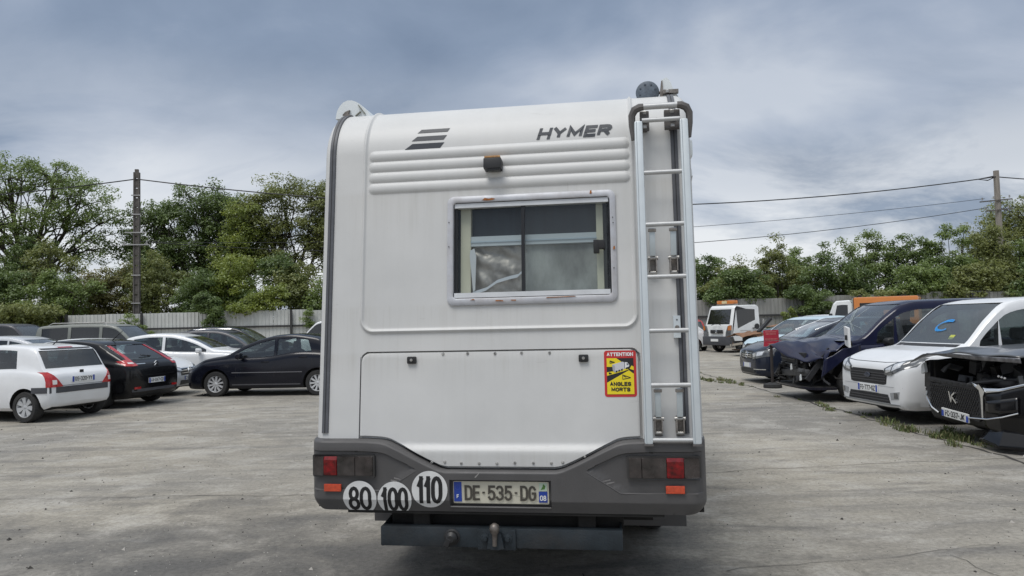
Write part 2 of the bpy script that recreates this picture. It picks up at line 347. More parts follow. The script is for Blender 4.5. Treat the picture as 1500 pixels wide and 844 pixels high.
# weeds along the slab joint
def leafy(name, base_pts, mats, kind='stuff', hmin=.05, hmax=.22, n=40, spread=.18):
    V, Fc, mi = [], [], []
    for bx, by, sc in base_pts:
        for i in range(int(n*sc)):
            a = rnd.random()*6.28; rr = spread*sc*rnd.random()**.6; x = bx+rr*math.cos(a)*.7; y = by+rr*math.sin(a)*1.5
            h = rnd.uniform(hmin, hmax)*sc; ln = rnd.uniform(.2, .9)*h; a2 = rnd.random()*6.28; wd = rnd.uniform(.0025, .006)*(1+2.0*(rnd.random() < .12)); k = len(V)
            dx, dy = math.cos(a2), math.sin(a2)
            V += [(x-dy*wd, y+dx*wd, 0), (x+dy*wd, y-dx*wd, 0), (x+dx*ln*.5+dy*wd*.8, y+dy*ln*.5-dx*wd*.8, h*.7), (x+dx*ln*.5-dy*wd*.8, y+dy*ln*.5+dx*wd*.8, h*.7), (x+dx*ln, y+dy*ln, h)]
            Fc += [(k, k+1, k+2, k+3), (k+3, k+2, k+4)]; q = rnd.randrange(len(mats)); mi += [q, q]
    o = mesh_obj(name, V, Fc, mats); o.data.polygons.foreach_set('material_index', mi)
    return tag(o, kind=kind)
GR = [M('weed_green', (.095, .13, .04), .8), M('weed_olive', (.12, .135, .05), .8), M('weed_green', (.095, .13, .04), .8), M('weed_straw', (.2, .18, .09), .85)]
wp = []
for y in np.arange(8.6, 23, .3):
    if rnd.random() < .45: wp.append((5.55+rnd.gauss(0, .1), y, rnd.uniform(.12, .35)))
for i in range(20): wp.append((rnd.gauss(5.8, .18), rnd.gauss(10.1, .6), rnd.uniform(.3, .6)))
for i in range(5): wp.append((rnd.uniform(5.3, 5.7), rnd.uniform(12.6, 14.2), rnd.uniform(.2, .45)))
for i in range(12): wp.append((rnd.uniform(4.9, 5.6), rnd.uniform(18.5, 20.6), rnd.uniform(.25, .6)))
leafy('weeds', wp, GR, n=190, hmin=.03, hmax=.19, spread=.3)

# ------------------------------------------------------------------ fences
SHEET = M('fence_sheet_grey', (.58, .59, .565), .6, .05, var=.14, scale=2, dirt=.35, dcol=(.2, .2, .16), sc=(1, 1, .35))
SHEETD = M('fence_sheet_weathered', (.30, .30, .28), .75, 0, var=.2, scale=2, dirt=.5, dcol=(.11, .11, .09), sc=(1, 1, .35))
RAILM = M('fence_rail', (.035, .035, .035), .6)
def sheet_mesh(wd, z0, z1, mat, ribs=5):
    V, Fc = [], []; st = wd/ribs; prof = []
    for i in range(ribs): prof += [(i*st, 0), (i*st+st*.74, 0), (i*st+st*.8, -.03), (i*st+st*.94, -.03)]
    prof.append((wd-.004, 0))
    for x, y in prof: V += [(x, y, z0), (x, y, z1)]
    Fc = [(2*i, 2*i+2, 2*i+3, 2*i+1) for i in range(len(prof)-1)]
    me = bpy.data.meshes.new('fence_sheet'); me.from_pydata(V, [], Fc); me.materials.append(mat)
    return me
def fence(label, x0, x1, y0, y1, mat, h0, h1, mid):
    ang = math.atan2(y1-y0, x1-x0); L = math.hypot(x1-x0, y1-y0); root = empty('sheet_metal_fence', (x0, y0, 0), ang, label, 'fence')
    n = int(L); up = [sheet_mesh(L/n, mid, h, mat) for h in (h0, (h0+h1)/2, h1)]; lo = sheet_mesh(L/n, 0, mid-.02, mat)
    step = 0
    for i in range(n):
        if rnd.random() < .12: step = rnd.choice((0, 0, 1, -1))
        k = min(2, max(0, int(3*i/n)))
        for me, q in ((up[k], 1), (lo, 0)):
            o = link(bpy.data.objects.new('fence_sheet', me), root)
            o.location = (i*L/n, rnd.uniform(-.012, .012), (step*.06+rnd.uniform(-.015, .015))*q); o.rotation_euler = (0, rnd.uniform(-.008, .008), 0)
    pm = B().box((0, 0, 1.3), (.11, .1, 2.58)).build('fence_post', RAILM, mesh_only=True)
    for i in range(0, n+1, 4):
        o = link(bpy.data.objects.new('fence_post', pm), root); o.location = (i*L/n, -.14, h0-2.55)
    for z in (mid-.01, .6): B().box((L/2, -.075, z), (L, .06, .1)).build('fence_rail', RAILM, root)
fence('long pale grey corrugated sheet fence behind the cars on the left', -24, 0, 39.9, 40.5, SHEET, 2.55, 2.62, 1.72)
fence('weathered dark grey sheet fence behind the tow truck and vans', 0, 46, 40.6, 37.0, SHEETD, 2.62, 2.75, 1.72)

# ------------------------------------------------------------------ poles and wires
CONC = M('weathered_pole', (.115, .105, .095), .9, var=.3, scale=5, bump=.3, bscale=30)
CONCL = M('bleached_pole', (.26, .235, .205), .9, var=.2, scale=4, sc=(3, 3, .4))
WIRE = M('cable_black', (.02, .02, .022), .6)
pl = empty('utility_pole', (-21.5, 42.3, 0), R(8), 'tall dark concrete utility pole with step notches among the left trees', 'utility pole')
b_ = B()
for sx_ in (-1, 1): b_.prism([(sx_*.185, 0), (sx_*.10, 0), (sx_*.09, 10.75), (sx_*.155, 10.75)], -.12, .12)
b_.build('pole_shaft', CONC, pl)
web = B().box((0, 0, 0), (.19, .14, .50)).build('pole_web', CONC, mesh_only=True)
for i in range(19): link(bpy.data.objects.new('pole_web', web), pl).location = (0, 0, .6+i*.56)
for z, wd in ((7.25, 1.2), (6.55, 1.5), (9.4, .5), (8.3, .5), (4.8, .5), (3.2, .5)):
    B().box((0, -.16, z), (wd, .05, .06)).build('cross_arm' if wd > 1 else 'pole_band', STEEL, pl)
for x in (-.6, .6): B().tube([(x, -.16, 6.55), (x, -.16, 6.75)], .04, 6).build('insulator', STEEL, pl)
pr = empty('utility_pole', (30.5, 46, 0), R(-10), 'pale weathered utility pole with cross arms over the right hedge', 'utility pole')
B().tube([(0, 0, 0), (.02, 0, 5), (0, 0, 10.45)], [.24, .2, .17], 8).build('pole_shaft', CONCL, pr)
for z, a in ((8.55, .2), (7.95, -.1)): B().bar((-.9-a, -.2, z-.05), (.75, -.2, z+.06), .07).build('cross_arm', CONC, pr)
b_ = B()
for x, z in ((-.95, 8.6), (-.3, 8.66), (.6, 8.7), (-.75, 8.0), (.5, 8.05)): b_.tube([(x, -.2, z), (x, -.2, z+.16)], .045, 6)
b_.build('insulator', STEEL, pr)
B().tube([(-.2, -.1, 10.0), (-.55, -.12, 9.85), (-1.1, -.1, 9.95), (-.2, -.1, 10.1)], .035, 6).build('cable_loop', WIRE, pr)
def wire(a, b, sag, r, label, n=28):
    P = []
    for i in range(n+1):
        t = i/n; p = Vector(a).lerp(Vector(b), t); p.z -= sag*4*t*(1-t); P.append(p)
    o = B().tube(P, r, 5).build('overhead_wire', WIRE); tag(o, label, 'wire')
PLt = Vector((-21.5, 42.2, 10.35)); PRt = Vector((30.4, 45.9, 10.05))
wire(PLt, PRt, 1.75, .034, 'thick overhead cable sagging between the two poles behind the motorhome')
wire(PLt, (-62, 40, 10.3), 1.3, .034, 'overhead cable running from the left pole out past the big tree')
wire((29.5, 45.7, 8.66), (-22.1, 42.2, 6.75), .9, .014, 'thin upper wire from the right pole, fainter than the cable above')
wire((29.7, 45.7, 8.1), (-20.9, 42.2, 6.7), 1.5, .019, 'lowest overhead wire left of the right pole, above the hedge')
wire(PRt, (64, 45, 10.2), 1.0, .034, 'overhead cable leaving the right pole towards the picture edge')
wire((31.1, 45.8, 8.15), (64, 45, 8.2), 1.0, .019, 'thin wire leaving the lower arm of the right pole')

# ------------------------------------------------------------------ trees
def leaf_mat(name, c0, c1, c2):
    m = bpy.data.materials.new(name); m.use_nodes = True; t = m.node_tree; t.nodes.clear()
    o = t.nodes.new('ShaderNodeOutputMaterial'); tc = t.nodes.new('ShaderNodeTexCoord')
    n = t.nodes.new('ShaderNodeTexNoise'); n.inputs['Scale'].default_value = .85; n.inputs['Detail'].default_value = 4; t.links.new(tc.outputs['Object'], n.inputs[0])
    n2 = t.nodes.new('ShaderNodeTexNoise'); n2.inputs['Scale'].default_value = 9; n2.inputs['Detail'].default_value = 1; t.links.new(tc.outputs['Object'], n2.inputs[0])
    f = math_node('ADD', math_node('MULTIPLY', n.outputs[0], .62, tree=t), math_node('MULTIPLY', n2.outputs[0], .38, tree=t), tree=t)
    c = ramp(f, [(.36, c0), (.5, c1), (.66, c2)], t)
    d = t.nodes.new('ShaderNodeBsdfDiffuse'); tl = t.nodes.new('ShaderNodeBsdfTranslucent'); gl = t.nodes.new('ShaderNodeBsdfGlossy'); gl.inputs[1].default_value = .45; gl.inputs[0].default_value = (.5, .55, .5, 1)
    t.links.new(c, d.inputs[0]); t.links.new(c, tl.inputs[0])
    a = t.nodes.new('ShaderNodeMixShader'); a.inputs[0].default_value = .48; t.links.new(d.outputs[0], a.inputs[1]); t.links.new(tl.outputs[0], a.inputs[2])
    x = t.nodes.new('ShaderNodeMixShader'); x.inputs[0].default_value = .08; t.links.new(a.outputs[0], x.inputs[1]); t.links.new(gl.outputs[0], x.inputs[2])
    t.links.new(x.outputs[0], o.inputs[0]); return m
LEAF = {
 'ash': leaf_mat('leaf_ash', (0.119, 0.170, 0.044), (0.186, 0.251, 0.064), (0.263, 0.338, 0.098)),
 'dark': leaf_mat('leaf_dark', (0.077, 0.119, 0.032), (0.126, 0.182, 0.045), (0.186, 0.251, 0.068)),
 'olive': leaf_mat('leaf_olive', (0.138, 0.162, 0.044), (0.209, 0.232, 0.064), (0.288, 0.307, 0.098)),
 'yellow': leaf_mat('leaf_yellow', (0.150, 0.188, 0.035), (0.240, 0.295, 0.050), (0.359, 0.402, 0.079)),
 'brown': leaf_mat('leaf_brown', (0.119, 0.133, 0.039), (0.198, 0.182, 0.057), (0.263, 0.232, 0.084)),
}
BARK = M('bark', (.055, .046, .036), .95, var=.35, scale=4, bump=.4, bscale=12, sc=(2, 2, .5))
def limb(bm, P, r, n=5):
    rings = []; prev = None
    for i, p in enumerate(P):
        d = (P[min(i+1, len(P)-1)]-P[max(i-1, 0)]).normalized(); x = d.cross(Vector((.3, 1, .1))) if prev is None else prev-d*prev.dot(d)
        x.normalize(); prev = x; y = d.cross(x); rr = r*(1-.75*i/(len(P)-1))+.008
        rings.append([bm.verts.new(p+(x*math.cos(2*PI*k/n)+y*math.sin(2*PI*k/n))*rr) for k in range(n)])
    for A, C in zip(rings, rings[1:]):
        for k in range(n): bm.faces.new((A[k], A[(k+1) % n], C[(k+1) % n], C[k]))
def bent(a, b, k=5, wob=.12, lift=0):
    a, b = Vector(a), Vector(b); L = (b-a).length; P = []
    for i in range(k+1):
        t = i/k; p = a.lerp(b, t); s = math.sin(PI*t)*L
        p += Vector((rnd.uniform(-wob, wob), rnd.uniform(-wob, wob), rnd.uniform(-wob, wob)+lift))*s*.6; P.append(p)
    P[0] = a; P[-1] = b
    return P
def tree(name, label, x, y, lobes, leaf, trunk_h, trunk_r, n_clump, n_leaf, cr=.5, ls=.13, shell=.5, group=None, lean=0, cat='tree', stems=1):
    """lobes: (dx, dy, z, rx, ry, rz) ellipsoids the crown grows through"""
    root = empty(name, (x, y, 0), 0, label, cat, group); bm = bmesh.new(); tips = []; fork = Vector((lean, 0, trunk_h))
    for s_ in range(stems):
        b0 = Vector((rnd.uniform(-.5, .5)*(stems > 1), rnd.uniform(-.3, .3)*(stems > 1), -.1)); limb(bm, bent(b0, fork+b0*1.2, 5, .05), trunk_r, 7)
    vol = np.array([l[3]*l[4]*l[5] for l in lobes])**.8; vol /= vol.sum(); C = []
    for l, v in zip(lobes, vol):
        c = Vector(l[:3]); main = bent(fork, c, 5, .1, .06); limb(bm, main, trunk_r*.62*min(1, (v*len(lobes))**.5), 6)
        k = max(3, int(n_clump*v))
        for i in range(k):
            d = Vector((rnd.gauss(0, 1), rnd.gauss(0, 1), rnd.gauss(0, 1))).normalized(); rr = (shell + (1-shell)*rnd.random())**.7 if rnd.random() < .75 else rnd.random()
            p = c + Vector((d.x*l[3], d.y*l[4], d.z*l[5]))*rr; C.append((p, rr))
            if i % 3 == 0:
                st = main[rnd.randint(2, 5)]; limb(bm, bent(st, p, 4, .1, .05), trunk_r*.2, 4)
            elif i % 3 == 1: limb(bm, bent(c.lerp(p, .35), p, 3, .12, .05), trunk_r*.1, 3)
    me = bpy.data.meshes.new('trunk'); bm.to_mesh(me); bm.free(); me.materials.append(BARK); link(bpy.data.objects.new('trunk', me), root)
    n_leaf = int(n_leaf*2.15); ls *= .67; P = np.array([list(c[0]) for c in C]); n = len(P)*n_leaf
    size = np.repeat(RNG.uniform(.6, 1.25, len(P)), n_leaf)*cr
    off = RNG.normal(0, 1, (n, 3)); off /= np.linalg.norm(off, axis=1, keepdims=True); off *= (RNG.random((n, 1))**.45)
    off *= size[:, None]*np.array([1.15, 1.15, .7]); ctr = np.repeat(P, n_leaf, 0)+off
    ctr[:, 2] -= .05*np.abs(off[:, 0])
    nrm = RNG.normal(0, .62, (n, 3)) + np.array([0, -.35, .95]) + off/np.maximum(size[:, None], .01)*.6; nrm /= np.linalg.norm(nrm, axis=1, keepdims=True)
    u = np.cross(nrm, RNG.normal(0, 1, (n, 3))); u /= np.linalg.norm(u, axis=1, keepdims=True); v = np.cross(nrm, u)
    s = RNG.uniform(.6, 1.35, (n, 1))*ls; V = np.empty((n, 4, 3))
    V[:, 0] = ctr-u*s; V[:, 1] = ctr-v*s*.5; V[:, 2] = ctr+u*s; V[:, 3] = ctr+v*s*.5
    V = V.reshape(-1, 3); me = bpy.data.meshes.new('crown'); me.vertices.add(len(V)); me.vertices.foreach_set('co', V.ravel().astype(np.float32))
    me.loops.add(n*4); me.loops.foreach_set('vertex_index', np.arange(n*4, dtype=np.int32)); me.polygons.add(n)
    me.polygons.foreach_set('loop_start', np.arange(0, n*4, 4, dtype=np.int32)); me.update(calc_edges=True); me.materials.append(LEAF[leaf]); me.validate()
    link(bpy.data.objects.new('crown', me), root); return root
def lobe_set(w, d, z0, z1, n, rs=.36, top=.6):
    out = []; h = z1-z0
    for i in range(n):
        t = (i+.5)/n; z = z0+h*(.18+.72*((i*0.618) % 1)); wz = w*(1-.55*abs((z-z0)/h-.45)**1.5*2)
        out.append((rnd.uniform(-1, 1)*wz*.62, rnd.uniform(-1, 1)*d*.6, z, w*rs*rnd.uniform(.75, 1.2), d*rs*rnd.uniform(.9, 1.2), h*.2*rnd.uniform(.8, 1.3)))
    return out
# the tall trees on the left, each with its own outline
tree('ash_tree', 'tall airy ash tree with bare spreading limbs at the left picture edge', -32.6, 50, [(-4.4, 0, 10.6, 2.8, 2.2, 1.7), (-1.6, 0, 12.2, 2.8, 2.2, 1.7), (1.2, .3, 12.0, 2.6, 2.2, 1.6), (3.4, 0, 10.6, 2.3, 2, 1.6), (4.6, 0, 8.9, 1.9, 1.8, 1.3), (1.3, -.5, 9.4, 2.4, 2, 1.3), (-2.2, 0, 9.0, 3.0, 2, 1.4), (-5.6, 0, 8.4, 2.3, 2, 1.8), (3.6, .3, 7.2, 2.2, 1.8, 1.1), (-.7, .5, 7.4, 2.8, 2, 1.2)], 'ash', 4.4, .32, 400, 44, .62, .125, .4)
tree('maple_tree', 'dense mid green tree just right of the dark utility pole', -21.4, 51, [(0, 0, 10.1, 2.6, 2.2, 1.8), (2.2, 0, 9.2, 2.2, 2, 1.8), (-2.8, 0, 9.2, 2.3, 2, 1.8), (-4.6, .2, 7.6, 2.0, 1.8, 1.8), (.3, -.4, 7.4, 3.2, 2, 2.0), (3.2, -.3, 6.8, 2.2, 2, 1.9), (-2.2, -.4, 6.2, 2.8, 2, 1.8), (1, 0, 5.0, 3.4, 2, 1.7), (-4.2, 0, 5.2, 2.2, 2, 1.6)], 'dark', 3.0, .28, 620, 56, .6, .13, .3)
tree('poplar_tree', 'sparse olive tree with sky showing through, left of the motorhome roof corner', -15.0, 50, [(-.6, 0, 10.7, 2.1, 1.6, 1.4), (-2.3, 0, 9.4, 1.7, 1.5, 1.6), (1.9, 0, 10.0, 1.7, 1.6, 1.4), (.2, 0, 8.5, 2.5, 1.6, 1.4), (-2.4, .3, 7.4, 1.9, 1.6, 1.5), (2.3, 0, 7.8, 1.7, 1.5, 1.5), (.3, 0, 6.4, 2.6, 1.6, 1.5)], 'olive', 3.0, .18, 300, 46, .56, .125, .4, stems=2)
tree('poplar_tree', 'olive tree partly hidden behind the left flank of the motorhome', -10.9, 51, [(-1.2, 0, 10.5, 2.0, 1.6, 1.4), (1.3, 0, 10.7, 2.0, 1.6, 1.4), (.2, 0, 9.0, 2.8, 1.8, 1.5), (-2.2, 0, 7.7, 1.9, 1.6, 1.5), (1.8, 0, 7.4, 2.3, 1.6, 1.6), (0, 0, 6.0, 2.9, 1.8, 1.6)], 'olive', 3.0, .2, 330, 46, .58, .125, .4, stems=2)
tree('birch_tree', 'thin yellowing tree in the gap between two taller left trees', -17.9, 48.5, [(.2, 0, 8.6, 1.3, 1.1, 1.9), (-.5, 0, 6.4, 1.6, 1.2, 1.6), (.8, 0, 5.4, 1.6, 1.2, 1.5)], 'yellow', 2.4, .1, 120, 46, .5, .11, .4)
tree('ash_tree', 'tree standing hidden behind the motorhome', -3.5, 52, lobe_set(4, 3, 4, 10, 6), 'ash', 3, .25, 150, 45, .65, .17)
# the understorey behind the left fence, two staggered rows; at the far left it stands in front of the fence end
LB = [(-36.2, 46.5, 3.2, 8.4, 'ash', 'tall green bush behind the others at the far left'), (-32.2, 47, 3.0, 8.0, 'dark', 'tall dark bush hiding the ash tree trunk'), (-28.3, 46.6, 2.8, 7.4, 'olive', 'tall olive bush left of the brownish one'), (-37.5, 44.5, 3.4, 6.4, 'dark', 'dark broad bush at the far left under the ash tree'), (-33.4, 44.0, 3.2, 6.1, 'olive', 'rounded olive bush left of the fence end under the ash tree'), (-29.6, 44.5, 3.0, 6.2, 'dark', 'tall dark bush under the right side of the ash tree'), (-30.5, 38.3, 2.8, 3.6, 'dark', 'low dark bush in front, above the dark grey van roof'), (-26.0, 38.6, 2.4, 3.4, 'olive', 'low olive bush covering the left end of the pale fence'), (-34.5, 38.5, 2.6, 3.8, 'ash', 'low green bush at the left picture edge above the dark van'),
      (-26.6, 43.2, 2.8, 5.6, 'ash', 'mid green bush above the left end of the pale fence'), (-23.6, 44.0, 2.6, 5.9, 'brown', 'brownish bush left of the dark pole'), (-20.8, 44.5, 2.4, 6.3, 'olive', 'olive bush just behind the dark pole'),
      (-18.6, 43.3, 2.2, 5.4, 'dark', 'dark bush right of the dark pole above the fence'), (-16.4, 43.6, 1.9, 6.2, 'yellow', 'bright yellow green bush above the fence'), (-14.2, 43.4, 2.2, 6.2, 'dark', 'dark green bush with pointed top right of the yellow one'),
      (-12.0, 43.6, 2.2, 5.6, 'olive', 'low olive bush near the motorhome left side'), (-9.9, 43.2, 2.0, 5.4, 'ash', 'green bush touching the motorhome left edge'), (-6.6, 44, 2.6, 5, 'dark', 'dark bush hidden behind the motorhome')]
for x, y, wd, h, lf, lab in LB:
    tree('bush', lab, x, y, lobe_set(wd*1.1, 1.6, .5, h, 8, .46), lf, .7, .08, 150, 58, .5, .115, .3, 'bushes behind the left fence', cat='bush', stems=3)
tree('bush', 'dark ivy bush hanging over the pale fence in front of it', -15.9, 39.3, [(0, 0, 2.3, .55, .3, .9), (.1, -.1, 1.0, .5, .3, .9), (-.5, .2, 3.1, .8, .35, .5), (.1, 0, .4, .6, .3, .4)], 'dark', .2, .03, 90, 60, .28, .085, .3, cat='bush')
tree('bush', 'yellow green branches drooping over the fence top', -13.9, 40.3, [(0, 0, 2.95, 1.5, .3, .45), (-.9, -.2, 2.65, .8, .25, .3), (.9, 0, 3.5, .8, .3, .5)], 'yellow', 2.0, .04, 80, 50, .32, .1, .3, cat='bush')
tree('bush', 'ivy patch climbing the fence near the white van', -10.9, 39.9, [(0, 0, 2.0, .4, .15, .6), (.2, -.1, 1.0, .5, .2, .7), (.1, 0, .4, .5, .2, .4)], 'ash', .2, .02, 40, 50, .24, .075, .3, cat='bush')
tree('bush', 'small leafy sapling in front of the pale fence', -20.0, 39.4, [(0, 0, 1.7, .5, .2, .5), (.6, 0, 1.0, .5, .2, .6), (-.5, 0, 2.2, .35, .2, .3), (.1, 0, .5, .7, .2, .5)], 'ash', .2, .02, 40, 40, .23, .08, .3, cat='bush')
# the hedge line on the right
RB = [(12.8, 47.8, 2.2, 5.7, 'ash', 'green bush filling the hedge behind the tow truck'), (18.2, 47.6, 2.4, 6.1, 'ash', 'green bush in the second row of the hedge right of the olive tree'), (11.4, 46.5, 2.0, 5.9, 'dark', 'feathery dark bush right beside the motorhome'), (14.0, 46.2, 2.3, 5.4, 'olive', 'low olive bush above the tow truck'), (16.8, 45.8, 2.7, 6.5, 'olive', 'rounded olive tree above the pale blue car'),
      (19.6, 45.4, 2.4, 6.0, 'dark', 'dark bush in a dip of the hedge right of the rounded olive tree'), (22.0, 46.4, 2.4, 7.1, 'ash', 'tall green bush with a spiky top in the hedge above the orange truck'), (24.6, 46.0, 2.4, 6.8, 'dark', 'dark dense bush above the navy van roof'),
      (26.9, 45.6, 2.2, 7.2, 'ash', 'feathery upright bush left of the pale pole'), (29.0, 45.0, 2.2, 6.9, 'olive', 'olive bush close left of the pale pole'), (31.4, 44.6, 2.3, 6.3, 'ash', 'green bush at the foot of the pale pole'), (34.0, 45.2, 2.4, 6.0, 'dark', 'dark bush at the right picture edge'), (36.8, 45.6, 2.6, 6.4, 'olive', 'bush beyond the right picture edge')]
for x, y, wd, h, lf, lab in RB:
    tree('hedge_tree', lab, x, y, lobe_set(wd*1.15, 1.7, .6, h*.88, 8, .46)+[(rnd.uniform(-.6, .6), 0, h-.7, .5, .5, .8), (rnd.uniform(-1.1, 1.1), 0, h-1.0, .6, .5, .8), (rnd.uniform(-1.3, 1.3), 0, h-1.3, .6, .5, .8)], lf, .7, .09, 185, 58, .46, .11, .3, 'trees of the right hedge', cat='tree', stems=3)
tree('willow_tree', 'large round tree standing behind the pale utility pole', 40.0, 57, [(0, 0, 8.6, 3.2, 2.4, 2.1), (-2.8, 0, 7.2, 2.3, 2, 1.9), (2.7, 0, 7.2, 2.6, 2, 1.9), (0, 0, 5.4, 4.2, 2, 1.9), (3.8, 0, 5, 2.4, 2, 1.8), (-4, 0, 5, 2.2, 2, 1.8)], 'olive', 3, .3, 420, 56, .6, .13, .3)
tree('bush', 'dark ivy clump spilling over the right fence in front of the hedge', 16.0, 38.9, [(0, 0, 2.2, 1.1, .3, .7), (.6, -.1, 1.1, .9, .3, .8), (-.8, .2, 2.9, .9, .3, .4), (0, 0, .5, 1.2, .3, .5)], 'dark', .2, .04, 130, 60, .3, .085, .3, cat='bush')
for x_, lf_, lab_ in ((12.2, 'dark', 'dark foliage overhanging the right fence above the tow truck'), (21.6, 'ash', 'green foliage overhanging the right fence above the orange truck body'), (24.6, 'olive', 'olive foliage overhanging the right fence behind the navy van roof'), (27.8, 'dark', 'dark foliage overhanging the right fence, left of the pale pole')):
    tree('bush', lab_, x_, 39.9-.08*(x_-12), [(0, 0, 3.0, 1.3, .5, .6), (-1.2, 0, 2.7, .9, .4, .6), (1.3, 0, 2.8, 1.0, .4, .6), (.2, .2, 3.7, 1.5, .5, .6)], lf_, 2.2, .04, 110, 58, .34, .1, .3, cat='bush')
tree('bush', 'light green sapling in front of the right fence', 14.4, 38.6, [(0, 0, 1.7, .4, .2, .7), (.5, 0, 1.1, .4, .2, .5), (.1, 0, .5, .5, .2, .5)], 'yellow', .2, .03, 36, 34, .22, .08, .3, cat='bush')
tree('bush', 'overgrown ivy on the fence behind the orange truck', 18.9, 38.7, [(0, 0, 2.3, 1.5, .3, .7), (1.4, 0, 2.0, 1.2, .3, .8), (.4, 0, 1, 1.8, .3, .8)], 'olive', .2, .04, 130, 60, .3, .085, .3, cat='bush')

# ------------------------------------------------------------------ motorhome (local x = across, y = forward from the rear, z = up)
YAW = .148; LEAN = .101; TL = math.tan(LEAN); Z0 = 2.65; RR = .36; HW = 1.068; RC = .075
CB = (Z0*TL+RR*math.cos(LEAN), Z0-RR*math.sin(LEAN)); ZTOP = CB[1]+RR
mh = empty('motorhome', (-.092*math.cos(YAW), 3.91+.092*math.sin(YAW), 0), -YAW, 'large white camper seen square from behind with a roof ladder and striped logo', 'motorhome')
def rw(z):
    if z <= Z0: return z*TL
    q = min(1, (z-CB[1])/RR); return CB[0]-RR*math.sqrt(max(0, 1-q*q))
def rn(z):
    """outward normal (y, z) of the rear profile"""
    if z <= Z0: return (-math.cos(LEAN), math.sin(LEAN))
    q = min(1, (z-CB[1])/RR); return (-math.sqrt(max(0, 1-q*q)), q)
def onr(u, z, off=0.0):
    n = rn(z); return Vector((u, rw(z)+n[0]*off, z+n[1]*off))
def sd_rbox(u, z, u0, u1, z0, z1, r):
    cx, cz = (u0+u1)/2, (z0+z1)/2; qx = abs(u-cx)-(u1-u0)/2+r; qz = abs(z-cz)-(z1-z0)/2+r
    return math.hypot(max(qx, 0), max(qz, 0)) + min(max(qx, qz), 0) - r
RVP = bpy.data.materials.new('aged_white_gelcoat'); RVP.use_nodes = True
def rv_paint():
    t = RVP.node_tree; b = t.nodes['Principled BSDF']; tc = t.nodes.new('ShaderNodeTexCoord')
    def noise(scale, det, rough, sc, loc=(0, 0, 0)):
        mp = t.nodes.new('ShaderNodeMapping'); mp.inputs['Scale'].default_value = sc; mp.inputs['Location'].default_value = loc; t.links.new(tc.outputs['Object'], mp.inputs[0])
        n = t.nodes.new('ShaderNodeTexNoise'); n.inputs['Scale'].default_value = scale; n.inputs['Detail'].default_value = det; n.inputs['Roughness'].default_value = rough
        t.links.new(mp.outputs[0], n.inputs[0]); return n.outputs[0]
    st = noise(9, 4, .6, (1.6, .5, .055)); st2 = noise(30, 3, .6, (1.4, .5, .05), (4, 0, 0)); cl = noise(1.4, 6, .6, (1, 1, 1)); sp = noise(60, 3, .6, (1, 1, .5))
    scr = noise(3.2, 5, .55, (1.0, 1, 9), (0, 3, 2))
    c = ramp(cl, [(.3, (.535, .536, .526)), (.65, (.615, .614, .602))], t)
    sep = t.nodes.new('ShaderNodeSeparateXYZ'); t.links.new(tc.outputs['Object'], sep.inputs[0]); zz = sep.outputs[2]; uu = sep.outputs[0]
    patchy = ramp(noise(1.1, 4, .6, (1.3, 1, .7), (2, 5, 1)), [(.38, 0.0), (.66, 1.0)], t)
    def band(lo, mid_, hi): return ramp(math_node('DIVIDE', zz, 3.2, tree=t), [(lo/3.2, 0.0), (mid_/3.2, 1.0), (hi/3.2, .0)], t)
    drip = math_node('ADD', math_node('ADD', band(1.42, 1.745, 1.76), band(2.12, 2.405, 2.43), tree=t), math_node('ADD', band(1.3, 1.475, 1.5), math_node('MULTIPLY', band(.80, .88, 1.0), 1.6, tree=t), tree=t), True, t)
    c = mixc(math_node('MULTIPLY', ramp(st, [(.48, 0.0), (.74, .22)], t), math_node('ADD', math_node('MULTIPLY', patchy, .55, tree=t), math_node('MULTIPLY', drip, .8, tree=t), True, t), tree=t), c, (.40, .385, .345), t)
    c = mixc(math_node('MULTIPLY', ramp(st2, [(.52, 0.0), (.76, .24)], t), math_node('ADD', math_node('MULTIPLY', patchy, .2, tree=t), drip, True, t), tree=t), c, (.33, .315, .28), t)
    c = mixc(math_node('MULTIPLY', drip, ramp(cl, [(.35, .0), (.7, .28)], t), tree=t), c, (.42, .405, .365), t)
    c = mixc(ramp(scr, [(.685, 0.0), (.70, .35), (.715, 0.0)], t), c, (.38, .37, .35), t)
    c = mixc(ramp(sp, [(.72, 0.0), (.82, .4)], t), c, (.4, .38, .34), t)
    t.links.new(c, b.inputs['Base Color']); t.links.new(ramp(cl, [(.3, .46), (.7, .62)], t), b.inputs['Roughness']); b.inputs['Coat Weight'].default_value = .06; b.inputs['Coat Roughness'].default_value = .2
rv_paint()
GREYP = M('bumper_grey_plastic', (.078, .075, .075), .46, var=.12, scale=5, dirt=.45, dcol=(.105, .10, .095), bump=.12, bscale=300)
# --- shell: rear wall, roof and rounded edges in one sheet, with pressed ribs and bead
def frange(a, b, st): return list(np.linspace(a, b, max(2, int(round((b-a)/st))+1)))
WIN = (-.302, .643, 1.748, 2.367)      # window frame outline
HAT = (-.802, .750, .3, 1.497, .055)   # hatch outline
def shell_disp(u, z):
    d = 0.0
    for zc in (2.634, 2.570, 2.506, 2.442):
        cu = min(max(u, -.745), .70); r = math.hypot(u-cu, z-zc)/.0325
        if r < 1: d = max(d, .0135*(1-r*r)**.8)
    if z > 1.2: d += .013*math.exp(-(sd_rbox(u, z, -.80, .742, 1.612, 3.6, .07)/.009)**2)
    if z < 1.6 and sd_rbox(u, z, *HAT) < .0025: d -= .022
    if sd_rbox(u, z, WIN[0]+.02, WIN[1]-.02, WIN[2]+.02, WIN[3]-.02, .03) < 0: d -= .004
    return d
us = sorted(set([round(x, 4) for x in frange(-.98, -.86, .03)+frange(-.84, -.77, .0035)+frange(-.765, -.68, .008)+frange(-.66, .62, .02)+[-.27, .615]+frange(.66, .80, .005)+frange(.82, .98, .04)+[HW-RC, -(HW-RC)]]))
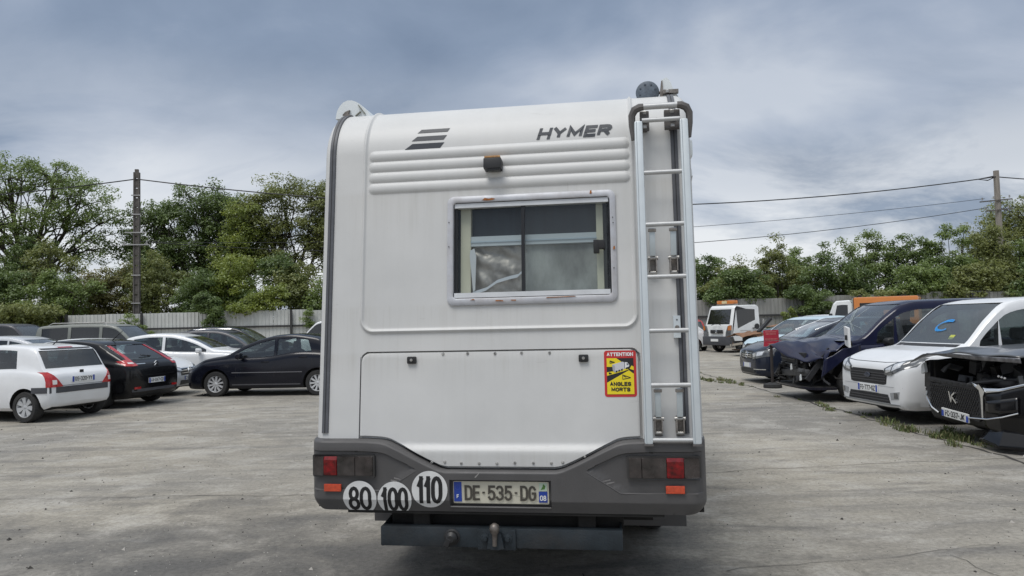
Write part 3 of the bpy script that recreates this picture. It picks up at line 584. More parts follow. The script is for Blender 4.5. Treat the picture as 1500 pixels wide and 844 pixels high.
us = [u for u in us if abs(u) <= HW-RC+1e-6]
zs = sorted(set([round(x, 4) for x in frange(.76, 1.47, .04)+frange(1.475, 1.515, .003)+frange(1.53, 1.58, .02)+frange(1.585, 1.69, .004)+frange(1.71, 2.39, .02)+[1.785, 2.335]+frange(2.395, 2.675, .004)]))
prof = [(z, None) for z in zs]
arc = [(CB[0]-RR*math.cos(a), CB[1]+RR*math.sin(a), (-math.cos(a), math.sin(a))) for a in frange(math.asin((2.68-CB[1])/RR), PI/2-.02, .05)]
rows = [(z*TL if z <= Z0 else rw(z), z, rn(z)) for z in zs] + arc + [(y, ZTOP+.001*y, (-.02, 1.0)) for y in (.9, 1.6, 3.0, 5.6)]
V = []; nu = len(us)
nc = 7
for y, z, n in rows:
    line = []
    for k in range(nc, 0, -1):
        th = k/nc*PI/2; line.append((-(HW-RC)-RC*math.sin(th), y-n[0]*RC*(1-math.cos(th)), z-n[1]*RC*(1-math.cos(th))))
    for u in us:
        d = shell_disp(u, z) if y < .9 else 0; line.append((u, y+n[0]*d, z+n[1]*d))
    for k in range(1, nc+1):
        th = k/nc*PI/2; line.append(((HW-RC)+RC*math.sin(th), y-n[0]*RC*(1-math.cos(th)), z-n[1]*RC*(1-math.cos(th))))
    V += line
wN = nu+2*nc; Fc = []
for j in range(len(rows)-1):
    for i in range(wN-1):
        u = (V[j*wN+i][0]+V[j*wN+i+1][0])/2; z = (rows[j][1]+rows[j+1][1])/2
        if -.27 < u < .615 and 1.785 < z < 2.335 and rows[j][0] < .6: continue
        Fc.append((j*wN+i, j*wN+i+1, (j+1)*wN+i+1, (j+1)*wN+i))
k = len(V); V += [(-HW, 5.6, .76), (HW, 5.6, .76)]
Fc.append(tuple([j*wN for j in range(len(rows))][::-1]+[k][:1])[::-1]); Fc.append(tuple([j*wN+wN-1 for j in range(len(rows))]+[k+1]))
body = mesh_obj('body_shell', V, Fc, RVP, mh, True, 50)
B().box((0, 5.45, 1.75), (2.1, .3, 2.2), bevel=.05).build('front_wall', RVP, mh)
# bead joints between roof and sides: dark rubber channel with a groove
CHAN = M('rubber_channel', (.085, .088, .098), .5, var=.15, scale=20)
GROOVE = M('channel_groove', (.016, .016, .018), .6)
def channel(u0, zlo):
    pts = [(z, None) for z in frange(zlo, 2.55, .1)]
    rows_ = [(rw(z), z, rn(z)) for z in frange(zlo, 2.6, .12)] + arc + [(1.3, ZTOP, (0, 1)), (4.5, ZTOP, (0, 1))]
    for nm, m, wd, h, o in (('corner_channel', CHAN, .040, .009, 0), ('channel_groove', GROOVE, .011, .0095, 0)):
        V, Fc = [], []
        for i, (y, z, n) in enumerate(rows_):
            for s, hh in ((-wd/2, -.003), (-wd/2+.003, h), (wd/2-.003, h), (wd/2, -.003)): V.append((u0+s, y+n[0]*hh, z+n[1]*hh))
        for i in range(len(rows_)-1):
            for j in range(3): Fc.append((4*i+j, 4*i+j+1, 4*i+j+5, 4*i+j+4))
        Fc.append((0, 3, 2, 1))
        ob = mesh_obj(nm, V, Fc, m, mh if nm == 'corner_channel' else ob0, True, 40)
        if nm == 'corner_channel': ob0 = ob
channel(-1.0, 1.052); channel(.975, 1.05)
# --- garage hatch
def bump_top(u):
    """upper edge of the bumper"""
    f = bump_f(abs(u+.0)); return f
bump_f = pchip([(0, .862), (.29, .862), (.325, .868), (.37, .886), (.58, .988), (.63, 1.010), (.68, 1.018), (.80, 1.022), (1.1, 1.022)])
hu = sorted(set([round(x, 4) for x in frange(-.798, -.74, .006)+frange(-.74, -.25, .02)+frange(-.25, .25, .05)+frange(.25, .68, .02)+frange(.68, .741, .006)]))
V = []; Fc = []; nz = 34
for u in hu:
    zt = 1.491
    for e, s in ((-.798, -1), (.741, 1)):
        q = .05-abs(u-e)
        if q > 0 and abs(u-e) < .05: zt = min(zt, 1.491-.05+math.sqrt(max(0, .05**2-q*q)))
    zb = float(bump_f(abs(u)))+.016
    if abs(u) > .76: zb = max(zb, 1.030)
    fr = sorted(set(list(np.linspace(0, 1, nz-10)) + list(np.clip((np.linspace(.94, 1.01, 10)-zb)/(zt-zb), .001, .55))))
    fr = np.interp(np.linspace(0, 1, nz), np.linspace(0, 1, len(fr)), fr)
    for f in fr:
        z = zb+(zt-zb)*f; t = min(1, max(0, (1.002-z)/.05)); d = .002+.022*t*t*(3-2*t)-.006*max(0, (.94-z)/.08)
        e = min(u+.798, .741-u, zt-z); d -= .004*max(0, 1-e/.008)**2
        V.append(onr(u, z, d))
nh = len(hu)
for i in range(nh-1):
    for j in range(nz-1): Fc.append((i*nz+j, (i+1)*nz+j, (i+1)*nz+j+1, i*nz+j+1))
hatch = mesh_obj('garage_hatch', V, Fc, RVP, mh, True, 60)
# rim of the panel
edge = [i*nz for i in range(nh)]+[(nh-1)*nz+j for j in range(1, nz)]+[i*nz+nz-1 for i in range(nh-2, -1, -1)]+[j for j in range(nz-2, 0, -1)]
Ve = [V[i] for i in edge]; ne = len(Ve); Ve = Ve+[v+Vector((0, .03, 0)) for v in Ve]
mesh_obj('hatch_rim', Ve, [(i, (i+1) % ne, ne+(i+1) % ne, ne+i) for i in range(ne)], SATIN, mh)
SEAM = M('rubber_seal', (.012, .012, .012), .7)
def rivet(u, z, dark):
    n = rn(z); base = onr(u, z, .002 if z > 1.1 else .021)
    m = Matrix.Translation(base) @ Vector((0, -1, 0)).rotation_difference(Vector((0, n[0], n[1]))).to_matrix().to_4x4()
    o = B().lathe([(.0, -.006), (.0055, -.0055), (.0075, -.003), (.0085, .003), (.0, .003)], 10, m).build('rivet', STEEL, hatch, True)
    if dark: B().lathe([(0, -.0075), (.0028, -.007), (.003, -.004), (0, -.004)], 6, m).build('rivet_recess', INK, o)
for u, z, k_ in ((-.326, 1.482, 0), (-.187, 1.482, 1), (-.033, 1.48, 1), (.114, 1.481, 1), (.268, 1.479, 1), (-.487, .925, 0), (-.379, .897, 1), (-.307, .90, 0), (-.216, .894, 1), (-.118, .894, 0), (-.021, .894, 0), (.076, .898, 1), (.175, .898, 1), (.271, .898, 0), (.332, .902, 0), (.449, .932, 0)):
    rivet(u, z, k_)
for u, z in ((-.502, 1.449), (.452, 1.446)):
    k0 = B().box(onr(u, z, .010), (.052, .022, .040), bevel=.007).build('hatch_lock', BLACK, hatch, True)
    B().lathe([(0, -.004), (.008, -.003), (.009, .004), (0, .004)], 12, Matrix.Translation(onr(u, z, .021))).build('lock_barrel', STEEL, k0, True)
# --- stickers
def flat_on(name, poly, off, mat, parent, fn=onr, th=.0012):
    b = B(); a = [b.bm.verts.new(fn(u, z, off)) for u, z in poly]; c = [b.bm.verts.new(fn(u, z, off-th)) for u, z in poly]; n = len(poly)
    b.bm.faces.new(a)
    for i in range(n): b.bm.faces.new((a[i], c[i], c[(i+1) % n], a[(i+1) % n]))
    return b.build(name, mat, parent)
def text_on(name, txt, u, z, wd, ht, off, mat, parent, stroke=.2, shear=0.0, gap=.35, fn=onr, cut=None):
    co, F, LV = stroke_text(txt, wd, ht, stroke*ht, gap, shear); bm = bmesh.new(); lay = bm.verts.layers.float.new('lev')
    vs = [bm.verts.new((x, y, 0)) for x, y in co]
    for v, l in zip(vs, LV): v[lay] = l
    for f in F:
        try: bm.faces.new([vs[i] for i in f])
        except ValueError: pass
    if cut is not None:
        bmesh.ops.bisect_plane(bm, geom=bm.verts[:]+bm.edges[:]+bm.faces[:], plane_co=(0, cut-z, 0), plane_no=(0, 1, 0))
        bmesh.ops.bisect_plane(bm, geom=bm.verts[:]+bm.edges[:]+bm.faces[:], plane_co=(0, .647-z, 0), plane_no=(0, 1, 0), clear_inner=True)
    for v in bm.verts: v.co = fn(u+v.co.x, z+v.co.y, off+.00012*v[lay])
    bm.normal_update()
    me = bpy.data.meshes.new(name); bm.to_mesh(me); bm.free(); me.materials.append(mat)
    return link(bpy.data.objects.new(name, me), parent)
def rrect(u0, u1, z0, z1, r, n=6):
    P = []
    for cx, cz, a0 in ((u1-r, z1-r, 0), (u0+r, z1-r, 90), (u0+r, z0+r, 180), (u1-r, z0+r, 270)):
        for k in range(n+1):
            a = R(a0+90*k/n); P.append((cx+r*math.cos(a), cz+r*math.sin(a)))
    return P
LOGO = M('logo_slate', (.022, .028, .038), .5)
for i, (uL, uR, sh, za, zb) in enumerate(((-.563, -.352, .045, 2.667, 2.700), (-.523, -.332, .032, 2.718, 2.745), (-.492, -.312, .022, 2.768, 2.790))):
    flat_on('stripe_emblem', [(uL, za), (uR, za), (uR+sh*.55, zb), (uL+sh, zb)], .0022, LOGO, mh)
text_on('maker_lettering', 'HYMER', .428, 2.716, .414, .070, .0022, LOGO, mh, stroke=.255, shear=.30, gap=.46)
STRED = M('sticker_red', (.50, .022, .022), .4); STYEL = M('sticker_yellow', (.78, .62, .01), .4); STWHT = M('sticker_white', (.78, .78, .78), .4)
st = flat_on('warning_sticker', rrect(.5615, .7305, 1.240, 1.4845, .014), .0036, STRED, hatch)
X0, X1, Y0, Y1 = .575, .717, 1.254, 1.444
flat_on('sticker_panel', [(X0, Y0), (X1, Y0), (X1, Y1), (X0, Y1)], .0046, INK, st)
def sp(pts, m, off=.0056, nm='sticker_print'): return flat_on(nm, [(X0+(X1-X0)*a, Y0+(Y1-Y0)*b_) for a, b_ in pts], off, m, st, th=.0008)
sp([(0, .32), (0, 0), (1, 0), (1, .56), (.82, .66)], STYEL)
sp([(0, .51), (.55, .62), (.82, .68), (.72, .72), (.3, .64), (0, .61)], STYEL)
sp([(0, .76), (.22, .76), (.55, .90), (.36, 1), (0, 1)], STYEL)
sp([(.85, .7), (1, .66), (1, .76), (.92, .79)], STYEL)
LORRY = M('sticker_grey', (.55, .55, .58), .5); LORRYD = M('sticker_slate', (.16, .18, .22), .5)
sp([(.22, .66), (.3, .60), (.66, .70), (.66, .885), (.58, .90), (.2, .82)], LORRY, .0064)
sp([(.2, .82), (.22, .66), (.3, .60), (.3, .79)], M('sticker_shade', (.36, .36, .4), .5), .0071)
sp([(.68, .71), (.82, .735), (.84, .80), (.77, .88), (.68, .885)], STWHT, .0064)
sp([(.74, .80), (.825, .80), (.77, .865), (.74, .865)], LORRYD, .0071)
for a in (.36, .46, .56, .74, .80): sp([(a-.035, .60+(a-.36)*.24), (a+.035, .615+(a-.36)*.24), (a+.03, .66+(a-.36)*.24), (a-.03, .645+(a-.36)*.24)], INK, .0072)
def tri_print(a, b_, w_, h_):
    for p, q in (((a, b_), (a, b_+h_)), ((a, b_+h_), (a+w_, b_+h_*.35)), ((a+w_, b_+h_*.35), (a, b_)), ((a+.1*w_, b_+.75*h_), (a+.45*w_, b_+.45*h_))):
        d = Vector((q[0]-p[0], q[1]-p[1])).normalized()*.010; n = (-d.y, d.x)
        sp([(p[0]-n[0], p[1]-n[1]), (q[0]-n[0], q[1]-n[1]), (q[0]+n[0], q[1]+n[1]), (p[0]+n[0], p[1]+n[1])], INK, .0067)
tri_print(.58, .41, .3, .125); tri_print(.12, .86, .18, .07); tri_print(.08, .56, .1, .04)
text_on('sticker_lettering', 'ATTENTION', .646, 1.4645, .140, .0195, .0048, STWHT, st, stroke=.23, gap=.5)
text_on('sticker_lettering', 'ANGLES', .6455, 1.3075, .112, .0215, .0066, INK, st, stroke=.25, gap=.52)
text_on('sticker_lettering', 'MORTS', .6465, 1.2785, .100, .0215, .0066, INK, st, stroke=.25, gap=.52)
# --- rear window
FRM = M('window_frame_grey', (.50, .51, .54), .42, .1, var=.12, scale=12, dirt=.5, dcol=(.3, .24, .19))
RUST = M('rust_patch', (.30, .11, .028), .9, var=.45, scale=60)
def ring_on(name, o, i, mat, parent, h0, h1, rin=.02, rout=.04):
    P = rrect(*o, rout, 8); Q = rrect(*i, rin, 8); n = len(P); V = []
    levels = ((P, -.004), (P, h0*.75), ([(p[0]+(q[0]-p[0])*.12, p[1]+(q[1]-p[1])*.12) for p, q in zip(P, Q)], h0), ([(p[0]+(q[0]-p[0])*.8, p[1]+(q[1]-p[1])*.8) for p, q in zip(P, Q)], h1), (Q, h1-.004), (Q, -.05))
    for L_, h in levels: V += [onr(u, z, h) for u, z in L_]
    return mesh_obj(name, V, [(k*n+j, k*n+(j+1) % n, (k+1)*n+(j+1) % n, (k+1)*n+j) for k in range(len(levels)-1) for j in range(n)], mat, parent, True, 40)
win = ring_on('window', (-.303, .644, 1.747, 2.369), (-.268, .613, 1.785, 2.332), FRM, mh, .015, .020)
for pts in ([(-.10, 2.340), (-.075, 2.336), (-.04, 2.338), (-.025, 2.345), (-.045, 2.350), (-.06, 2.347), (-.085, 2.352)], [(.505, 2.348), (.517, 2.349), (.516, 2.367), (.508, 2.366)], [(-.03, 1.765), (.02, 1.763), (.016, 1.769), (-.02, 1.772)], [(.06, 1.766), (.09, 1.765), (.088, 1.771), (.063, 1.771)], [(.255, 1.776), (.42, 1.779), (.41, 1.7825), (.26, 1.780)], [(.626, 2.03), (.637, 2.035), (.636, 2.05), (.627, 2.047)], [(-.17, 1.775), (-.14, 1.774), (-.15, 1.781)]):
    flat_on('rust_spot', pts, .0225, RUST, win)
for u, z in ((.628, 2.21), (.630, 2.18), (.628, 1.93), (-.292, 2.22), (-.292, 2.08)): B().ico(onr(u, z, .02), .0035, 1).build('frame_screw', INK, win)
ALU = M('anodised_rail', (.62, .63, .64), .42, .25, var=.08, scale=10)
def slab(name, u0, u1, z0, z1, o0, o1, mat, parent, smooth=False):
    b = B(); v = [b.bm.verts.new(onr(u, z, o)) for o in (o0, o1) for u, z in ((u0, z0), (u1, z0), (u1, z1), (u0, z1))]
    for f in ((0, 1, 2, 3), (7, 6, 5, 4), (0, 4, 5, 1), (1, 5, 6, 2), (2, 6, 7, 3), (3, 7, 4, 0)): b.bm.faces.new([v[i] for i in f])
    return b.build(name, mat, parent)
slab('slide_rail', -.262, .606, 2.303, 2.328, .006, -.03, ALU, win); slab('slide_rail', -.262, .606, 1.790, 1.817, .010, -.03, ALU, win)
slab('mullion', .118, .137, 1.817, 2.303, -.004, -.03, SATIN, win)
slab('glazing_seal', -.266, -.248, 1.79, 2.33, -.012, -.03, SATIN, win); slab('glazing_seal', .592, .611, 1.79, 2.33, -.012, -.03, SATIN, win)
def sheet(name, u0, u1, z0, z1, o, mat, parent): return mesh_obj(name, [onr(u0, z0, o), onr(u1, z0, o), onr(u1, z1, o), onr(u0, z1, o)], [(0, 1, 2, 3)], mat, parent)
sheet('pane', -.262, .128, 1.815, 2.305, -.020, GLASS_RV, win); sheet('pane', .12, .606, 1.815, 2.305, -.012, glass('dusty_acrylic_window', (.9, .95, .95), .92, .4, .06), win)
CREAM = M('cream_blind_frame', (.55, .52, .40), .6); NAVY = M('dark_blind', (.014, .020, .027), .5, var=.4, scale=6, sc=(3, 1, .3))
blind = slab('blind_frame', -.238, -.180, 1.80, 2.315, -.05, -.10, CREAM, win); slab('blind_frame', .535, .572, 1.80, 2.315, -.05, -.10, CREAM, win)
slab('blind_bar', -.182, .537, 2.092, 2.148, -.055, -.09, M('blind_bar_silver', (.48, .51, .52), .35, .2), win); slab('blind_lip', -.182, .537, 2.112, 2.120, -.050, -.056, M('blind_lip_silver', (.4, .46, .5), .35, .2), win)
slab('dark_blind', -.30, .64, 2.148, 2.36, -.092, -.097, NAVY, win)
slab('side_reveal', -.29, -.238, 1.76, 2.35, -.11, -.12, M('reveal_grey', (.14, .145, .14), .7), win); slab('side_reveal', .572, .64, 1.76, 2.35, -.11, -.12, M('reveal_grey', (.14, .145, .14), .7), win)
FOIL = M('crumpled_foil', (.30, .275, .25), .42, .55, var=.45, scale=7); FOG = M('fogged_blind', (.27, .275, .26), .75, var=.45, scale=5, dirt=.5, dcol=(.16, .15, .14), sc=(1.4, 1, .7))
def crumple(name, u0, u1, z0, z1, nx, nz_, amp, mat, o0):
    V = []; ph = [(rnd.uniform(3, 22), rnd.uniform(3, 26), rnd.uniform(0, 6)) for _ in range(9)]
    for j in range(nz_+1):
        for i in range(nx+1):
            u = u0+(u1-u0)*i/nx; z = z0+(z1-z0)*j/nz_; d = sum(abs(math.sin(a*u*1.6+b_*z*1.1+c_))-.6 for a, b_, c_ in ph)/9*amp
            V.append(onr(u, z, o0+d+rnd.uniform(-.04, .04)*amp))
    return mesh_obj(name, V, [(j*(nx+1)+i, j*(nx+1)+i+1, (j+1)*(nx+1)+i+1, (j+1)*(nx+1)+i) for j in range(nz_) for i in range(nx)], mat, win, True, 40)
crumple('foil_sheet', -.20, .14, 1.78, 2.095, 34, 30, .05, FOIL, -.085); crumple('fogged_blind', .13, .54, 1.78, 2.095, 20, 16, .006, FOG, -.078)
b_ = B(); b_.prism([(0, 0), (.012, .01), (.022, .20), (.012, .245), (-.012, .235), (-.016, .2)], 0, .008, 'y', Matrix.Translation(onr(-.165, 1.83, -.045))); b_.build('foil_fold', M('bright_foil', (.62, .62, .62), .3, .7), win)
def strip3(name, P, wd, mat, off):
    V = []
    for u, z in P: V += [onr(u-wd*.2, z-wd/2, off), onr(u+wd*.2, z+wd/2, off)]
    return mesh_obj(name, V, [(2*i, 2*i+1, 2*i+3, 2*i+2) for i in range(len(P)-1)], mat, win, True)
strip3('foil_crease', [(-.17, 1.822), (-.09, 1.845), (-.03, 1.885), (.04, 1.905), (.09, 1.915), (.118, 1.94)], .020, M('bright_foil', (.62, .62, .62), .3, .7), -.052)
lt = B().box(onr(.535, 2.055, -.004), (.032, .03, .075), bevel=.005).build('window_latch', BLACK, win, True); B().box(onr(.563, 2.065, -.002), (.04, .035, .05), bevel=.005).build('latch_lever', BLACK, lt, True)
# dim interior behind the window
b_ = B(); INT = M('camper_interior', (.10, .095, .085), .9)
for c, d in (((.17, .9, 1.45), (1.7, 1.0, .03)), ((.17, 1.42, 2.0), (1.7, .03, 1.1)), ((-.68, .9, 2.0), (.03, 1.0, 1.1)), ((1.0, .9, 2.0), (.03, 1.0, 1.1)), ((.17, .95, 2.55), (1.7, .9, .03))): b_.box(c, d)
b_.build('interior_lining', INT, mh)
# --- reversing camera lamp
cm_ = B().box(onr(-.032, 2.535, .045), (.100, .075, .062), Matrix.Rotation(-.1, 3, 'X'), .006).build('reversing_camera', BLACK, mh, True)
B().box(onr(-.032, 2.568, .05), (.090, .06, .012), Matrix.Rotation(-.25, 3, 'X'), .003).build('camera_hood', M('faded_orange_cap', (.36, .19, .07), .7, var=.4, scale=60), cm_)
B().box(onr(-.025, 2.505, .05), (.07, .05, .02), bevel=.003).build('camera_housing', SATIN, cm_)
# --- ladder
LADM = M('ladder_aluminium', (.585, .63, .65), .42, .2, var=.06, scale=8); RUNG = M('rung_aluminium', (.48, .485, .485), .45, .35, var=.08, scale=20); LBR = M('ladder_plastic_grey', (.10, .092, .088), .55, var=.2, scale=15); BRK = M('bracket_metal', (.24, .22, .2), .45, .6, var=.4, scale=30, dirt=.6, dcol=(.08, .065, .05))
def stand(u, z, off=.1): n = rn(1.5); return Vector((u, z*TL+n[0]*off, z+n[1]*off))
LU = (.781, 1.022); ladder = B().build('ladder', LADM, mh) if False else None
for u in LU:
    lr = B().bar(stand(u, 1.0), stand(u, 2.715), .045, .034, (0, -1, .1), .012).build('ladder_rail', LADM, mh, True)
    B().bar(stand(u-.011, 1.002, .1175), stand(u-.011, 2.71, .1175), .003, .002, (0, -1, .1)).build('rail_groove', M('rail_groove_grey', (.33, .37, .4), .5), lr)
    B().box(stand(u, .997), (.046, .034, .010), Matrix.Rotation(-LEAN, 3, 'X')).build('rail_foot', LBR, lr)
def rung(z, off=.1, r=.0145):
    B().tube([stand(LU[0]+.02, z, off), stand(LU[1]-.02, z, off)], r*.86, 10).build('ladder_rung', RUNG, mh, True, 60)
for z in (1.021, 1.298, 1.578, 1.861, 2.142, 2.426, 2.719): rung(z)
# top hoop with plastic elbows
for u, s in ((LU[0], -1), (LU[1], 1)):
    B().tube([stand(u+s*.030, 2.62, .075), stand(u+s*.034, 2.70, .078), stand(u+s*.033, 2.755, .084), stand(u+s*.018, 2.785, .09), stand(u-s*.010, 2.797, .095), stand(u-s*.030, 2.798, .095)], [.010, .017, .020, .022, .021, .019], 8).build('ladder_elbow', LBR, mh, True)
B().tube([stand(LU[0]+.03, 2.798, .095), stand(LU[1]-.03, 2.798, .095)], .0165, 10).build('hoop_bar', RUNG, mh, True, 60)
for u in (LU[0]+.035, .965):
    b_ = B(); b_.box(onr(u, 2.72, .06), (.05 if u < .9 else .085, .03, .11), Matrix.Rotation(-.2, 3, 'X'), .004); b_.bar(onr(u, 2.70, .0), onr(u, 2.72, .08), .03, .03); b_.build('top_bracket', LBR, mh)
    for z in (2.752, 2.685): B().box(onr(u+.0, z, .08), (.022, .012, .02), Matrix.Rotation(-.2, 3, 'X'), .003).build('bracket_bolt', STEEL, mh)
for zt in (2.135, 1.292):
    for u in (.835, .945):
        z1 = zt-.017
        b_ = B(); b_.bar(onr(u, zt-.01, .085), onr(u, zt-.155, .062), .030, .016, (0, -1, 0), .004); ar = b_.build('bracket_arm', M('arm_aluminium', (.5, .55, .57), .4, .4, var=.1), mh, True)
        B().box(onr(u, zt-.022, .088), (.042, .022, .016), bevel=.003).build('arm_clip', BRK, ar)
        b_ = B(); b_.box(onr(u-.018, zt-.20, .03), (.006, .07, .075), Matrix.Rotation(-LEAN, 3, 'X')).box(onr(u+.018, zt-.20, .03), (.006, .07, .075), Matrix.Rotation(-LEAN, 3, 'X')).box(onr(u, zt-.20, .008), (.036, .012, .10), Matrix.Rotation(-LEAN, 3, 'X')); ft = b_.build('bracket_foot', BRK, ar)
        b2 = B(); m = Matrix.Rotation(PI/2, 4, 'Z')
        b2.tube([onr(u-.028, zt-.165, .05), onr(u+.028, zt-.165, .05)], .011, 8); b2.build('bracket_pivot', STEEL, ar, True, 50); b2 = B(); b2.tube([onr(u-.02, zt-.24, .02), onr(u+.02, zt-.24, .02)], .013, 8); b2.build('bracket_pivot', STEEL, ar, True, 50)
hp = slab('ladder_latch_plate', .932, .968, 1.545, 1.662, .030, .0, LADM, mh); B().lathe([(0, -.014), (.010, -.012), (.012, .0), (0, 0)], 12, Matrix.Translation(onr(.950, 1.60, .030))).build('plate_bolt', BRK, hp, True); B().lathe([(0, -.004), (.004, -.003), (.004, 0), (0, 0)], 8, Matrix.Translation(onr(.950, 1.64, .030))).build('plate_hole', INK, hp)
# --- bumper
BW = -.012
def bz_bot(u): return .645
def bw(u, z):
    """forward depth of the bumper skin"""
    y = BW+.03
    if z > .955: y += .16*max(0, z-.985)**1.0*.9 if z > .985 else 0
    lo = .708
    if z < lo: y += (lo-z)*.42
    return y
def bump_disp(u, z, ztop):
    a = abs(u); d = 0
    # raised rim around the lamp field
    if a > .46:
        edge = .757+max(0, (.66-a))*.62      # lower border of the lamp field
        if z > edge and z < ztop-.055 and a < 1.04: d -= .012
    if -.272 < u < .27 and .668 < z < .816: d -= .034
    return d
def onb(u, z, off=0.0):
    a = max(0, abs(u)-.97); y = bw(u, z)
    return Vector((u, y-off+a*a*3.2, z))
def bump_mesh():
    uu = sorted(set([round(x, 4) for x in frange(-.98, -.46, .02)+frange(-.46, -.285, .012)+frange(-.285, -.26, .003)+frange(-.25, .25, .05)+frange(.26, .285, .003)+frange(.285, .46, .012)+frange(.46, .98, .02)]))
    V = []; NZ = 46
    cols = []
    for k in range(8, 0, -1): cols.append(('L', k/8*PI/2))
    for u in uu: cols.append(('M', u))
    for k in range(1, 9): cols.append(('R', k/8*PI/2))
    tf = list(np.linspace(0, 1, NZ))
    for kind, q in cols:
        u = q if kind == 'M' else (-1 if kind == 'L' else 1)*(.98+.095*math.sin(q)); dy = 0 if kind == 'M' else .11*(1-math.cos(q))
        zt = float(bump_f(min(1.05, abs(u)))); zb = .645
        narrow = 0 if kind == 'M' else .04*(1-math.cos(q))
        Z = sorted(set(list(np.linspace(zb, zt, 30)) + [.664, .670, .706, .710, .755, .759, .812, .818, zt-.052, zt-.058, zt-.03, zt-.012, zt-.004][:13]))
        Z = list(np.interp(np.linspace(0, 1, NZ), np.linspace(0, 1, len(Z)), Z)) if len(Z) != NZ else Z
        for z in Z:
            d = bump_disp(u, z, zt); y = bw(u, z)+dy-d
            low = max(0, (.708-z)/.063); uu_ = u*(1-.028*low*low) if abs(u) > .9 else u
            if zt-z < .012: y += .012*(1-(zt-z)/.012)**2
            if abs(u) > .98: y += narrow
            V.append((uu_, y, z))
    n = len(cols); Fc = [(i*NZ+j, (i+1)*NZ+j, (i+1)*NZ+j+1, i*NZ+j+1) for i in range(n-1) for j in range(NZ-1)]
    # top and bottom lips run forward
    k = len(V)
    for i in range(n):
        x, y, z = V[i*NZ+NZ-1]; V.append((x, max(y+.09, .12) if abs(x) < 1.0 else y+.06, z+.001)); x, y, z = V[i*NZ]; V.append((x, y+.22, z+.01))
    for i in range(n-1):
        Fc.append((i*NZ+NZ-1, (i+1)*NZ+NZ-1, k+2*(i+1), k+2*i)); Fc.append((i*NZ, k+2*i+1, k+2*i+3, (i+1)*NZ))
    # side returns
    for c0, s in ((0, 1), ((n-1)*NZ, -1)):
        k = len(V)
        for j in range(NZ): x, y, z = V[c0+j]; V.append((x, 2.2, z))
        for j in range(NZ-1): Fc.append((c0+j, c0+j+1, k+j+1, k+j))
    return V, Fc
bv, bf = bump_mesh(); bumper = mesh_obj('bumper', bv, bf, GREYP, mh, True, 38)
LENS = M('smoked_lens', (.032, .028, .027), .10, 0, .5, var=.9, scale=11, spec=.4, dirt=.35, dcol=(.10, .06, .055)); LREC = M('lamp_housing', (.03, .029, .029), .35, 0, .3)
GLOW = M('rear_lamp_red', (.15, .002, .004), .10, 0, .4, var=.95, scale=24, spec=.35)
def lamp(u0, u1, red, nm='tail_light'):
    def fb(u, z, off): return onb(u, z, off-.012)
    P = rrect(u0, u1, .828, .948, .010, 3); b = B(); a = [b.bm.verts.new(fb(u, z, .020)) for u, z in P]; c = [b.bm.verts.new(fb(u, z, -.004)) for u, z in P]; b.bm.faces.new(a)
    for i in range(len(P)): b.bm.faces.new((a[i], c[i], c[(i+1) % len(P)], a[(i+1) % len(P)]))
    tl = b.build(nm, LREC, bumper)
    cuts = [u0+.008, red[0]-.004, red[0], red[1], red[1]+.004, (red[1]+u1)/2 if red[0]-u0 < u1-red[1] else None, u1-.008]
    segs = [(u0+.010, red[0]-.003), (red[0], red[1]), (red[1]+.003, u1-.010)]
    if segs[0][1]-segs[0][0] > .12: m_ = (segs[0][0]+segs[0][1])/2-.03; segs = [(segs[0][0], m_-.002), (m_+.002, segs[0][1])]+segs[1:]
    if segs[-1][1]-segs[-1][0] > .12: m_ = (segs[-1][0]+segs[-1][1])/2; segs = segs[:-1]+[(segs[-1][0], m_-.002), (m_+.002, segs[-1][1])]
    for s0, s1 in segs:
        isred = abs(s0-red[0]) < 1e-6; Q = rrect(s0, s1, .842 if isred else .838, .922 if isred else .938, .006, 3); b = B()
        a = [b.bm.verts.new(fb(u, z, .024+.004*isred)) for u, z in Q]; q2 = rrect(s0-.002, s1+.002, .836, .940, .006, 3); c = [b.bm.verts.new(fb(u, z, .0185)) for u, z in q2]; b.bm.faces.new(a)
        for i in range(len(Q)): b.bm.faces.new((a[i], c[i], c[(i+1) % len(Q)], a[(i+1) % len(Q)]))
        o = b.build('lamp_lens', GLOW if isred else LENS, tl)
lamp(-1.040, -.682, (-.968, -.895)); lamp(.668, 1.040, (.868, .952))
for u0, u1, z0, z1 in ((-.969, -.872, .751, .791), (.859, .954, .760, .799)):
    b = B().box(onb((u0+u1)/2, (z0+z1)/2, .006), (u1-u0, .014, z1-z0), bevel=.003); b.build('reflector', M('orange_reflector', (.52, .06, .02), .2, 0, .7, var=.2, scale=80), bumper)
# moulded line under the lamp fields
for s in (-1, 1):
    b = B(); b.tube([onb(s*1.02, .755, -.001), onb(s*.66, .755, -.001), onb(s*.63, .757, -.001), onb(s*.605, .772, -.001), onb(s*.46, .86, -.002)], .0035, 6); b.build('moulded_line', GREYP, bumper, True)
